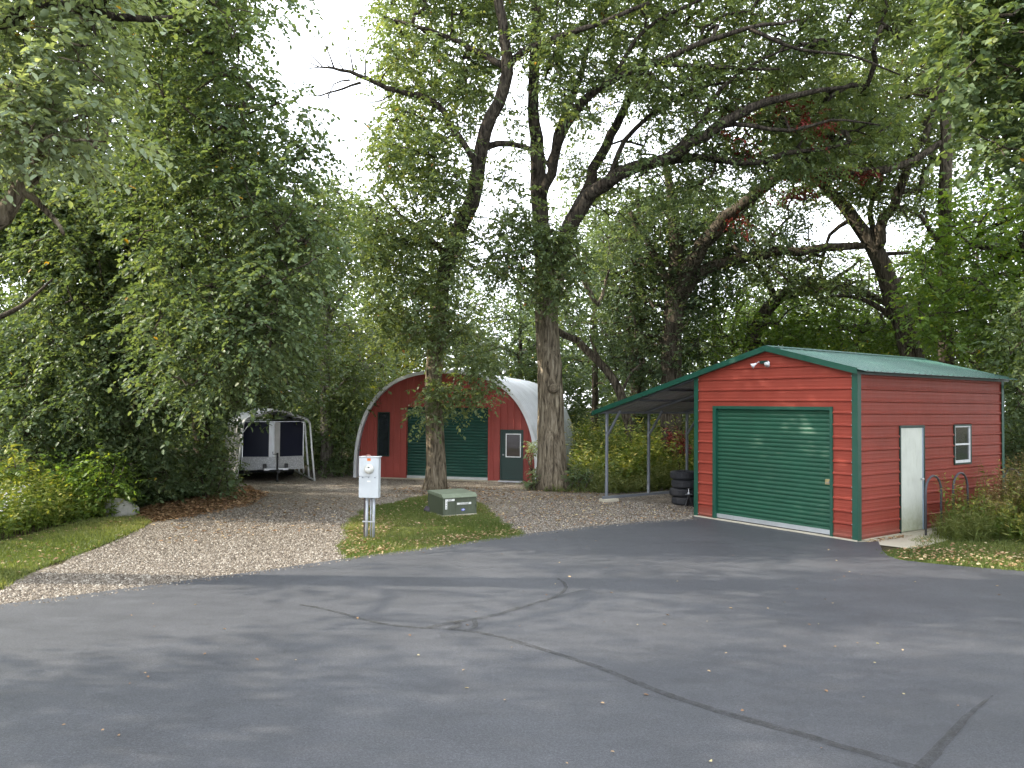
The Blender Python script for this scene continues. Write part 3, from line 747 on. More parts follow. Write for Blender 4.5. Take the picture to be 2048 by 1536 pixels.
m = MB(); m.tube([(cx_, -.92, .12), (cx_, -.92, .92)], .032, 10); m.tube([(cx_, -.92, .88), (cx_-.14, -.92, .88), (cx_-.14, -.92, .96)], .012, 6); m.lathe([(0, -.02), (.08, -.02), (.08, .02), (0, .02)], 14, (cx_, -.92, .10), 'x'); m.build('tongue_jack', M['black'], tr)
m = MB(); m.box((cx_-.36, -.72, .37), (cx_+.36, -.40, .43)); m.build('tongue_tray', M['galv'], tr)
for sx in (-1, 1):
    MB().cbox((cx_+sx*.33-.05, -.60, .431), (cx_+sx*.33+.05, -.48, .56), .012).build('tie_down', M['black'], tr)
for sx in (0.02, TW-.22):
    for yy in (1.75, 2.5):
        w = MB().lathe([(.10, 0), (.27, 0), (.31, .03), (.31, .17), (.27, .2), (.10, .2)], 22, (sx, yy, .31), 'x').build('wheel', M['rubber'], tr, smooth=False)
MB().cbox((cx_-.2, -1.3, .0), (cx_+.2, -.75, .028), .01).build('jack_pad', M['bark_grey'], tr)

# ================================================================== METER PEDESTAL
mp_ = G(738, 1077)
mt = thing('meter_pedestal', 'pale grey electric meter box on steel conduits in the grass strip', 'electric meter', (mp_[0], mp_[1], 0), R(-7))
MB().cbox((-.175, -.06, .745), (.175, .11, 1.485), .012).build('enclosure', M['meter'], mt)
MB().cbox((-.185, -.075, 1.135), (.185, -.061, 1.475), .004).build('upper_cover', M['meter'], mt)
MB().cbox((-.183, -.073, .755), (.183, -.061, 1.128), .004).build('lower_cover', M['meter'], mt)
MB().cbox((-.19, -.085, 1.486), (.19, .12, 1.497), .003).build('rain_lip', M['frame_white'], mt)
d = MB().lathe([(0, 0), (.088, 0), (.088, .028), (.078, .036), (.072, .075), (.060, .092), (0, .095)], 28, (0, 0, 0), 'z')
dv_ = [(x+.012, -.076-z, y+1.275) for x, y, z in d.v]; d.v = dv_; md = d.build('meter_dial', plain('meter_cover_plastic', (.60, .60, .55), .15), mt, smooth=True)
MB().box((-.035, -.1742, 1.255), (.052, -.1722, 1.295)).build('dial_face', M['label'], md)
MB().box((.012, -.1742, 1.30), (.045, -.1722, 1.318)).build('dial_window', M['ink'], md)
MB().box((-.030, -.0775, 1.420), (.036, -.0755, 1.468)).build('sticker', M['orange'], mt)
MB().box((-.028, -.0755, 1.035), (.036, -.0735, 1.062)).build('sticker', M['label'], mt)
for x in (-.11, 0.0, .12): MB().box((x-.012, -.082, 1.108), (x+.012, -.0735, 1.127)).build('latch', M['galv_dark'], mt)
m = MB().lathe([(0, 0), (.05, 0), (.05, .012), (.035, .026), (0, .03)], 16, (-.045, .03, 1.498)); m.build('hub_cap', plain('reddish_cap', (.30, .16, .13), .5), mt, smooth=True)
MB().box((-.118, .03, -.05), (-.072, .07, .745)).build('support_post', M['brownpost'], mt)
for x, r_ in ((-.047, .027), (.028, .011), (.082, .027)):
    MB().tube([(x, .0, -.05), (x, .0, .745)], r_, 12).build('conduit', M['conduit'], mt, smooth=True)
m = MB(); m.box((-.12, -.031, .30), (.115, -.024, .325)); m.build('strap', M['galv'], mt)
m = MB(); m.lathe([(.016, 0), (.016, .03), (.011, .035)], 10, (.028, 0, .70)); m.build('fitting', M['galv_dark'], mt)

# ================================================================== PAD TRANSFORMER
b0_ = np.array([-1.48, 17.14])
bx = thing('transformer_box', 'olive green utility transformer cabinet with white number stickers in front of the leaning oak', 'utility box', (b0_[0], b0_[1], 0), R(31.2))
BW, BD = .83, .80
def prism(mb, prof, x0, x1):
    n = len(prof); mb.add([(x0, y, z) for y, z in prof] + [(x1, y, z) for y, z in prof], [tuple(range(n)), tuple(range(2*n-1, n-1, -1))] + [(i, n+i, n+(i+1) % n, (i+1) % n) for i in range(n)])
m = MB(); prism(m, [(0, .03), (BD, .03), (BD, .46), (.02, .40)], 0, BW); m.build('cabinet', M['box'], bx)
m = MB(); prism(m, [(-.012, .400), (-.012, .412), (.085, .487), (BD-.03, .512), (BD+.01, .50), (BD+.01, .455), (.02, .400)], -.012, BW+.012); m.build('lid', M['boxlid'], bx)
MB().cbox((-.005, -.005, -.01), (BW+.005, BD+.005, .031), .004).build('pad', M['concrete'], bx)
MB().box((.295, -.003, .0315), (.305, .0, .395)).build('door_seam', M['box'], bx)
MB().box((BW-.035, -.02, .18), (BW-.01, -.001, .24)).build('latch', M['box'], bx)
lb = MB().box((.045, -.003, .335), (.275, -.0004, .380)).build('number_plate', M['label'], bx)
text_mesh('4007', .048, 'digits', M['ink'], lb, (.16, -.0035, .357), (R(90), 0, 0))
lb = MB().box((.045, -.003, .160), (.095, -.0004, .334)).build('number_plate', M['label'], bx)
for i, ch in enumerate('085'): text_mesh(ch, .048, 'digits', M['ink'], lb, (.07, -.0035, .300-.055*i), (R(90), 0, 0))
lb = MB().box((.335, -.003, .245), (.690, -.0004, .290)).build('number_plate', M['label'], bx)
text_mesh('233530668', .052, 'digits', M['ink'], lb, (.5125, -.0035, .267), (R(90), 0, 0))
m = MB(); c = (.49, .13); pts = []
for k in range(16):
    a = k/16*2*math.pi; r_ = .050 if k % 2 == 0 else .030; pts.append((c[0]+r_*1.15*math.cos(a), -.0014, c[1]+r_*.7*math.sin(a)))
m.add(pts, [tuple(range(16))]); m.build('blue_mark', M['blue'], bx)
m = MB(); m.box((.455, -.0032, .128), (.53, -.0022, .136)); m.box((.488, -.0032, .105), (.496, -.0022, .155)); m.build('white_cross', M['label'], bx)

def rock(name, label, loc, s, seed, mat, cat='rock'):
    import bmesh
    bm = bmesh.new(); bmesh.ops.create_icosphere(bm, subdivisions=4, radius=1.0); r = np.random.default_rng(seed)
    D = r.normal(0, 1, (9, 3)); D /= np.linalg.norm(D, axis=1)[:, None]; A_ = r.uniform(.70, .98, 9)
    for v in bm.verts:
        p = np.array(v.co); k = 1.0
        for d_, a_ in zip(D, A_):
            q = p@d_
            if q > a_: k = min(k, a_/q)
        p = p*k*(1+.03*math.sin(7*p[0]+3*p[2])*math.cos(6*p[1])); v.co = Vector((p[0]*s[0], p[1]*s[1], p[2]*s[2]))
    me = bpy.data.meshes.new(name); bm.to_mesh(me); bm.free(); me.materials.append(mat)
    o = bpy.data.objects.new(name, me); COL.objects.link(o); o.location = loc; tag(o, label, cat); return o
p = G(252, 1032); rock('boulder', 'pale pointed field stone at the edge of the left shrubs', (p[0]-.28, p[1]+.22, .08), (.44, .30, .31), 14, M['rock'])
p = G(855, 1026); rock('stone', 'small dark stone against the left foot of the olive cabinet', (p[0], p[1]+.05, .07), (.10, .09, .09), 8, plain('dark_stone', (.06, .05, .06), .8))

# ================================================================== TYRES
def tyre_mesh():
    m = MB(); n = 40; prof = [(.19, .025), (.20, .008), (.27, .0), (.318, .022), (.330, .055), (.330, .150), (.318, .183), (.27, .205), (.20, .197), (.19, .18), (.205, .15), (.205, .055), (.19, .025)]
    b0 = 0; vs = []; fs = []
    for i, (r_, h) in enumerate(prof[:-1]):
        for k in range(n*2):
            t = math.pi*k/n; rr = r_ - (.006 if (3 <= i <= 6 and k % 2) else 0); vs.append((rr*math.cos(t), rr*math.sin(t), h))
    q = len(prof)-1
    for i in range(q):
        for k in range(2*n): fs.append((i*2*n+k, i*2*n+(k+1) % (2*n), ((i+1) % q)*2*n+(k+1) % (2*n), ((i+1) % q)*2*n+k))
    m.add(vs, fs); return m
ty = tyre_mesh().build('tyre', M['rubber'])
tlab = ['bottom tyre of the stack under the lean-to', 'black tyre second from the ground in the lean-to stack', 'black tyre third from the ground in the lean-to stack', 'topmost black tyre of the stack under the lean-to']
for i in range(4):
    o = ty if i == 0 else ty.copy()
    if i: COL.objects.link(o)
    o.location = (4.36+[0.02, -.03, .01, -.015][i], 19.72+[0, .02, -.02, .01][i], .0+.211*i); o.rotation_euler = (0, 0, i*.7)
    tag(o, tlab[i], 'tyre', 'black tyres stacked under the lean-to')
p = G(1379, 1012)
js = thing('stand', 'small dark stand with a pale upright pin beside the tyre stack', 'stand', (p[0]-.05, p[1]-.12, 0))
m = MB(); m.tube([(-.10, -.08, 0), (0, 0, .30)], .014, 6); m.tube([(.10, -.08, 0), (0, 0, .30)], .014, 6); m.tube([(0, .12, 0), (0, 0, .30)], .014, 6); m.build('legs', M['black'], js)
MB().lathe([(0, .295), (.085, .295), (.09, .305), (.085, .312), (0, .312)], 18).build('plate', M['galv_dark'], js)
MB().lathe([(0, .312), (.026, .313), (.026, .34), (.010, .352), (.008, .44), (0, .442)], 12).build('pin', M['frame_white'], js, smooth=True)

# ================================================================== HOOPS BY THE SIDE WALL
def hoop(pxl, pxr, pyt, uoff, label):
    """hoop parallel to the side wall at distance uoff from it"""
    def at(px_, py_):
        d = ray(px_, py_); t = ((GA-DU*uoff)@DU)/(d[:2]@DU); q = d*t; return float((q[:2]-GA)@DV), float(q[2]+CAM_H)
    va, zt = at(pxl, pyt); vb, _ = at(pxr, pyt); r_ = (vb-va)/2; c = gar(-uoff, (va+vb)/2)
    m = MB(); pts = [(-r_, 0, 0), (-r_, 0, zt-r_)] + [(-r_*math.cos(a), 0, zt-r_+r_*math.sin(a)) for a in np.linspace(.2, math.pi-.2, 9)] + [(r_, 0, zt-r_), (r_, 0, 0)]
    m.tube(pts, .022, 10); o = m.build('hoop_rail', M['hoop'], None, smooth=True); o.location = (c[0], c[1], 0); o.rotation_euler = (0, 0, math.atan2(DV[1], DV[0]))
    tag(o, label, 'hoop rail', 'grey hoop rails along the garage side wall')
hoop(1851, 1882, 953, .32, 'grey tube hoop next to the white side door of the red garage')
hoop(1906, 1935, 947, .32, 'grey tube hoop below the white framed garage window')
def place_hoop(pxl, pxr, pyt, Y, label):
    a = Wp(pxl, pyt, Y); b = Wp(pxr, pyt, Y); r_ = (b[0]-a[0])/2; zt = a[2]; m = MB()
    pts = [(-r_, 0, 0), (-r_, 0, zt-r_)] + [(-r_*math.cos(q), 0, zt-r_+r_*math.sin(q)) for q in np.linspace(.2, math.pi-.2, 9)] + [(r_, 0, zt-r_), (r_, 0, 0)]
    m.tube(pts, .025, 10); o = m.build('hoop_rail', M['hoop'], None, smooth=True); o.location = ((a[0]+b[0])/2, Y, 0)
    tag(o, label, 'hoop rail', 'grey hoop rails along the garage side wall')
place_hoop(2010, 2037, 938, 18.9, 'dark tube hoop standing beyond the far corner of the red garage')
a = Wp(2022, 985, 18.4); tb = thing('tub', 'dark blue plastic tub in weeds past the far garage corner', 'tub', (a[0], 18.4, 0))
MB().lathe([(0, 0), (.20, 0), (.24, .55), (.26, .56), (.26, .60), (.235, .60), (.19, .05), (0, .05)], 20).build('bucket', plain('dark_blue_plastic', (.012, .014, .035), .5), tb, smooth=False)
MB().tube([(-.25, 0, .58), (-.2, -.1, .70), (0, -.14, .76), (.2, -.1, .70), (.25, 0, .58)], .008, 6).build('handle', M['galv_dark'], tb)
# ================================================================== VEGETATION
def unit(a): return a/(np.linalg.norm(a, axis=-1, keepdims=True)+1e-9)
def leaf_geo(pos, d, nrm, size, wr, fine=True, fold=.22):
    d = unit(d); side = unit(np.cross(d, nrm)); up = np.cross(side, d)
    s = size[:, None]; w = s*wr*.5; n = len(pos)
    if not fine:
        V = np.stack([pos, pos+d*s*.45+side*w, pos+d*s, pos+d*s*.45-side*w], 1).reshape(-1, 3)
        return V, np.arange(n*4).reshape(n, 4), 4
    V = np.stack([pos, pos+d*s*.30+side*w*.95+up*w*fold, pos+d*s*.68+side*w*.80+up*w*fold*.6, pos+d*s-up*s*.08, pos+d*s*.68-side*w*.80+up*w*fold*.6, pos+d*s*.30-side*w*.95+up*w*fold], 1).reshape(-1, 3)
    b = np.arange(n)[:, None]*6
    F = np.concatenate([b+np.array([[0, 1, 2, 3]]), b+np.array([[0, 3, 4, 5]])], 0)
    return V, F, 6
def sprays(C, Rr, nsp, nlf, size, wr, rng, droop=.35, fine=True, tbase=None, up=.25, flatz=.7, updir=0.0):
    """leafy twigs around clump centres; returns V, F, tint, twig start and end points"""
    n = len(C); Sn = n*nsp
    Cc = np.repeat(C, nsp, 0); RR = np.repeat(Rr, nsp)
    g = rng.normal(0, 1, (Sn, 3)); g[:, 2] *= flatz
    org = Cc + g*RR[:, None]*.42
    dr = unit(g*.6 + rng.normal(0, 1, (Sn, 3))*np.array([1, 1, .5]) + np.array([0, 0, updir]))
    sl = size*nlf*rng.uniform(.30, .48, Sn)
    t = (np.arange(nlf)+.6)/nlf
    pos = org[:, None]+dr[:, None]*(sl[:, None]*t[None])[..., None]
    pos[..., 2] -= droop*(t[None]**2)*sl[:, None]
    tang = dr[:, None]*np.ones((1, nlf, 1)); tang = tang+np.array([0, 0, -1.0])*(droop*2*t)[None, :, None]*.6
    sd = unit(np.cross(dr, np.array([0, 0, 1.0])+rng.normal(0, .25, (Sn, 3))))
    sgn = np.where(np.arange(nlf) % 2 == 0, 1, -1)[None, :, None]
    ld = tang*.55 + sd[:, None]*sgn*.85 + rng.normal(0, .28, (Sn, nlf, 3)) + np.array([0, 0, -.25])
    nr = np.array([0, 0, 1.0])*1.0 + rng.normal(0, .42, (Sn, nlf, 3))
    sz = size*rng.uniform(.50, 1.25, (Sn, nlf))
    P = pos.reshape(-1, 3)
    V, F, k = leaf_geo(P, ld.reshape(-1, 3), unit(nr.reshape(-1, 3)), sz.ravel(), wr, fine)
    tb = (rng.uniform(.25, .75, n) if tbase is None else tbase)
    tt = np.repeat(np.repeat(tb, nsp)+rng.normal(0, .10, Sn), nlf) + rng.normal(0, .14, Sn*nlf)
    odd = rng.random(len(tt)) < .0016; tt[odd] = 1.0
    tt = np.where(odd, 1.0, np.clip(tt, 0, .93)); return V, F, np.repeat(tt, k), org, org+dr*sl[:, None]+np.array([0, 0, -1])*(droop*sl)[:, None]
def in_poly(x, y, P):
    c = np.zeros(len(x), bool); j = len(P)-1
    for i in range(len(P)):
        xi, yi = P[i][0], P[i][1]; xj, yj = P[j][0], P[j][1]
        with np.errstate(divide='ignore', invalid='ignore'):
            k = ((yi > y) != (yj > y)) & (x < (xj-xi)*(y-yi)/(yj-yi+1e-12)+xi)
        c ^= k; j = i
    return c
RAY0 = np.array([ray(0, 0), ray(2048, 0), ray(0, 1536)])
def Wv(px, py, Y):
    dx, dy = px-CX, py-CY; c, s = math.cos(ROLL), math.sin(ROLL)
    X = c*dx+s*dy; Yd = -s*dx+c*dy; a = X/F_PX; b = -Yd/F_PX
    dY = math.cos(PITCH)-b*math.sin(PITCH); dZ = math.sin(PITCH)+b*math.cos(PITCH); t = Y/dY
    return np.stack([a*t, Y, CAM_H+dZ*t], -1)
def fill(poly, d0, d1, n, rng, gap=.0, minz=.25):
    """clump centres filling the volume seen as a polygon between two depths"""
    P = np.array(poly, float); lo, hi = P.min(0), P.max(0); outp = np.zeros((0, 3))
    ph = rng.uniform(0, 9, 6)
    while len(outp) < n:
        m = n*4; x = rng.uniform(lo[0], hi[0], m); y = rng.uniform(lo[1], hi[1], m); Y = rng.uniform(d0, d1, m)
        k = in_poly(x, y, P); q = Wv(x, y, Y)
        f = np.sin(q[:, 0]*1.7+ph[0])*np.sin(q[:, 1]*1.5+ph[1])+np.sin(q[:, 2]*1.9+ph[2])*np.sin(q[:, 0]*.9+ph[3])+.6*np.sin(q[:, 2]*3.3+q[:, 0]*2.7+ph[4])
        k &= (f > (gap*2.2-1.9)) & (q[:, 2] > minz); outp = np.concatenate([outp, q[k]])
        if gap > .9: break
    return outp[:n]
def limb(pts, rng, jit=.03, seg=.35):
    """pts (px, py, depth, r) or world rows; smoothed polyline with radii"""
    A = np.array([[*Wp(p[0], p[1], p[2]), p[3]] for p in pts])
    return smooth(A, rng, jit, seg)
def smooth(A, rng, jit=.03, seg=.35):
    outp = []
    E = np.vstack([2*A[0]-A[1], A, 2*A[-1]-A[-2]])
    for i in range(1, len(E)-2):
        p0, p1, p2, p3 = E[i-1:i+3]; n = max(2, int(np.linalg.norm(p2[:3]-p1[:3])/seg))
        for k in range(n):
            t = k/n; outp.append(.5*((2*p1)+(-p0+p2)*t+(2*p0-5*p1+4*p2-p3)*t*t+(-p0+3*p1-3*p2+p3)*t**3))
    outp.append(E[-2]); outp = np.array(outp)
    w = rng.normal(0, 1, (len(outp), 3)); outp[1:, :3] += w[1:]*jit*np.minimum(1, outp[1:, 3:4]*6); outp[:, 3] = np.maximum(outp[:, 3], .009)
    return outp
def grow(skel, C, rng, tip=.007, pw=.45, arch=.12):
    nodes = [tuple(p) for p in skel]; par = [-1]*len(nodes); P = np.zeros((len(nodes)+len(C)*12, 3)); P[:len(nodes)] = skel; cnt = len(nodes)
    D = np.array([np.min(np.linalg.norm(skel-c, axis=1)) for c in C]); runs = []
    for i in np.argsort(D):
        c = C[i]; dd = P[:cnt]-c; dist = np.linalg.norm(dd, axis=1) + .35*np.maximum(0, dd[:, 2]); j = int(np.argmin(dist)); d = np.linalg.norm(P[j]-c)
        n = min(11, max(2, int(d/.4))); run = [j]; a = P[j].copy(); lat = rng.normal(0, .10*d, 3)
        for k in range(1, n+1):
            t = k/n; q = a+(c-a)*t+lat*math.sin(math.pi*t)*.6+np.array([0, 0, arch*d*math.sin(math.pi*t)])+rng.normal(0, .03, 3)*(k < n)
            P[cnt] = q; par.append(run[-1]); run.append(cnt); cnt += 1
        runs.append(run)
    load = np.zeros(cnt)
    for r_ in runs: load[r_[-1]] += 1
    for i in range(cnt-1, len(skel)-1, -1): load[par[i]] += load[i]
    lines = []
    for r_ in runs:
        rad = tip*1.0*np.maximum(load[r_], 1)**pw; rad[0] = min(rad[0], rad[1]*1.25); lines.append((P[r_], rad))
    return lines
def tree(name, label, cat, limbs, regions, bark, leaf, seed, size=.10, wr=.62, group=None, fine=True, nsp=7, nlf=11, cr=(.40, .75), twig=False, droop=.35, flare=True, tip=.010, extra=None, jit=.03, limb_z=7.2):
    """limbs: list of pixel-depth-radius paths (the first is the trunk); regions: (polygon, d0, d1, clumps[, gap])"""
    rng = np.random.default_rng(seed)
    L_ = [limb(p, rng, jit if i else .012) if not isinstance(p, np.ndarray) else smooth(p, rng, jit if i else .012) for i, p in enumerate(limbs)]
    base = L_[0][0, :3].copy(); base[2] = 0
    root = thing(name, label, cat, base, 0, group)
    tm = MB()
    for i, A in enumerate(L_):
        B = A.copy()
        if i == 0:
            if B[0, 2] < .4: B[0, 2] = -.15
            if flare:
                h = B[:, 2]; B[:, 3] *= 1+.36*np.exp(-np.maximum(h, 0)/.28)
        else: B[0, 3] *= 1.15
        tm.tube(B[:, :3]-base, B[:, 3], 16 if B[0, 3] > .12 else 8)
    skel = np.vstack([A[:, :3] for A in L_]); sk = skel[skel[:, 2] > min(2.0, skel[:, 2].max()*.35)]
    Cs = []; 
    for rg in regions:
        Cs.append(rg if isinstance(rg, np.ndarray) else fill(rg[0], rg[1], rg[2], rg[3], rng, rg[4] if len(rg) > 4 else 0))
    if extra is not None: Cs.append(extra)
    C = np.vstack(Cs)
    for P, rad in grow(sk, C, rng, tip): tm.tube(P-base, rad, 5, caps=False)
    Rr = rng.uniform(cr[0], cr[1], len(C))
    V, F, T, a, b = sprays(C, Rr, nsp, nlf, size, wr, rng, droop=droop, fine=fine)
    if twig:
        for p, q in list(zip(a, b))[::2]: 
            mid = (p+q)/2+np.array([0, 0, .02]); tm.tube([p-base, mid-base, q-base], [.006, .004, .002], 3, caps=False)
    tr_ = tm.build('trunk', bark, root, smooth=True)
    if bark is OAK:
        tr_.data.materials.append(M['bark_backlit'])
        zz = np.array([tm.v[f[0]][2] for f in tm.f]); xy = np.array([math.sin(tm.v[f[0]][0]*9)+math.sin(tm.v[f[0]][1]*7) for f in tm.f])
        if len(zz) == len(tr_.data.polygons): tr_.data.polygons.foreach_set('material_index', ((zz+.35*xy) > limb_z).astype(np.int32))  # upper oak faces take the darkened backlit tone
    big_mesh('crown', V-base, F, leaf, T, root)
    return root
OAK, DK, GY = M['bark'], M['bark_dark'], M['bark_grey']

tree('oak_tree', 'pale-leaved oak whose lit branches hang in from the upper left edge', 'tree',
  [np.array([[-11.2, 11.0, 0, .42], [-11.0, 11.1, 2.5, .34], [-10.4, 11.2, 4.6, .30], [-9.4, 11.4, 6.6, .24], [-9.6, 11.5, 9, .16], [-10, 11.8, 12, .09]]),
   [(-230, 560, 11.2, .20), (-90, 500, 11, .17), (0, 432, 11, .13), (45, 372, 11, .11), (78, 330, 11, .10), (92, 240, 11, .07), (110, 130, 11, .05)],
   [(-200, 120, 10.6, .15), (-80, 60, 10.4, .13), (20, 30, 10.3, .11), (100, 12, 10.3, .09), (190, 25, 10.3, .07), (232, 34, 10.3, .055), (300, 37, 10.3, .04), (345, 34, 10.3, .025)],
   [(40, 375, 11, .07), (70, 400, 11, .05), (110, 440, 11, .035), (128, 470, 11, .02)]],
  [([(-80, -160), (250, -160), (235, 40), (245, 120), (215, 200), (225, 300), (150, 345), (60, 300), (0, 360), (-90, 340)], 9.6, 11.8, 190, .2),
   ([(-1000, -900), (300, -700), (150, -170), (-100, -100), (-150, 300), (-1000, 400)], 9, 13.2, 130)],
  OAK, M['lf_pale'], 11, size=.115, wr=.6, nsp=7, nlf=11, twig=True, cr=(.30, .55))
tree('broadleaf_tree', 'massive dark green leafy tree filling the left, drooping sprays over the gravel drive', 'tree',
  [[(238, 990, 20.6, .30), (234, 880, 20.6, .27), (232, 760, 20.4, .25), (226, 640, 20, .23), (205, 500, 19.5, .2), (195, 330, 19, .17), (235, 120, 18.5, .13), (280, -150, 18, .09), (300, -420, 18, .05)],
   [(222, 600, 20, .14), (290, 500, 18.5, .11), (380, 380, 17, .08), (480, 260, 16, .05)],
   [(228, 690, 20, .12), (330, 620, 17.5, .09), (450, 560, 16, .06), (560, 520, 15.5, .03)],
   [(210, 430, 19, .12), (330, 250, 17, .09), (420, 90, 16, .06), (470, -60, 15.5, .04)]],
  [([(180, -160), (490, -160), (490, 50), (478, 120), (515, 170), (520, 240), (540, 320), (610, 360), (675, 385), (692, 430), (680, 490), (635, 560), (600, 640), (555, 690), (520, 745), (460, 765), (400, 790), (300, 770), (270, 640), (280, 500), (200, 430), (240, 340), (255, 150)], 13.6, 19, 760, .05),
   ([(545, 190), (610, 210), (630, 250), (600, 260), (560, 250)], 14, 14.8, 5), ([(560, 270), (640, 285), (650, 310), (600, 330), (560, 300)], 14, 15, 6),
   ([(400, -30), (590, -40), (580, 0), (540, 20), (500, 50), (420, 60)], 13, 15, 13),
   ([(40, 370), (260, 330), (310, 560), (300, 780), (150, 790), (60, 620)], 16.3, 19.3, 250, .12),
   ([(0, 640), (150, 640), (300, 760), (290, 860), (0, 860)], 17, 19.5, 130),
   ([(150, -700), (620, -700), (560, -170), (180, -170)], 14, 19, 70),
   ([(380, 540), (560, 540), (560, 680), (520, 735), (450, 770), (400, 740)], 13.2, 14.2, 30)],
  DK, M['lf_mid'], 12, size=.105, wr=.66, nsp=10, nlf=12, twig=True, cr=(.40, .72), droop=.5)
tree('broadleaf_tree', 'dark shaded tree at the far left with sky gaps between its boughs', 'tree',
  [[(60, 1000, 19, .24), (58, 820, 19, .2), (64, 640, 18.8, .17), (72, 520, 18.5, .14), (60, 380, 18, .1), (30, 200, 18, .06)],
   [(-40, 648, 15, .06), (20, 625, 15, .05), (60, 600, 15, .035), (105, 558, 15, .02)],
   [(66, 640, 18.8, .1), (150, 560, 18, .07), (250, 470, 17.5, .04)]],
  [([(-120, 340), (60, 380), (240, 360), (290, 440), (250, 500), (150, 520), (90, 480), (20, 540), (-120, 520)], 17.6, 21, 240),
   ([(-150, 640), (80, 660), (140, 640), (250, 700), (300, 800), (330, 900), (250, 930), (-150, 930)], 17.8, 21.5, 250),
   ([(-150, 0), (200, 0), (270, 200), (250, 500), (130, 470), (-150, 360)], 17.6, 21.5, 260), ([(140, 600), (300, 560), (300, 760), (160, 720)], 17.6, 20, 50)],
  DK, M['lf_mid'], 13, size=.13, wr=.64, nsp=8, nlf=10, cr=(.45, .8))
tree('broadleaf_tree', 'dark tree with reddish lower trunk just left of the white tube carport', 'tree',
  [[(408, 985, 22.3, .27), (405, 900, 22.3, .24), (398, 800, 22.2, .22), (386, 720, 22, .2), (392, 600, 21.8, .15), (420, 450, 21.5, .09)],
   [(396, 760, 22.2, .1), (440, 700, 21, .07), (500, 650, 20.5, .04)]],
  [([(290, 600), (430, 560), (600, 600), (650, 700), (620, 770), (560, 795), (480, 800), (420, 850), (300, 860)], 18.5, 23.3, 230)],
  M['bark_dark'], M['lf_dark'], 14, size=.125, wr=.62, nsp=8, nlf=10, cr=(.4, .7), droop=.45)
tree('slender_tree', 'slender tree with grey trunk between the tube carport and the arched shed', 'tree',
  [[(656, 955, 27, .22), (652, 860, 27, .19), (650, 760, 27, .17), (655, 650, 27, .15), (648, 560, 27, .12), (640, 470, 27, .09), (650, 400, 27, .05)],
   [(655, 640, 27, .09), (690, 585, 27, .06), (735, 555, 27, .03)]],
  [([(560, 400), (640, 360), (720, 400), (765, 430), (760, 520), (700, 540), (640, 560), (560, 560)], 25, 29, 230), ([(560, 560), (660, 560), (690, 640), (760, 650), (790, 740), (690, 810), (580, 800)], 25, 29, 190)],
  GY, M['lf_oak'], 15, size=.15, wr=.6, nsp=7, nlf=9, fine=False, cr=(.45, .8))
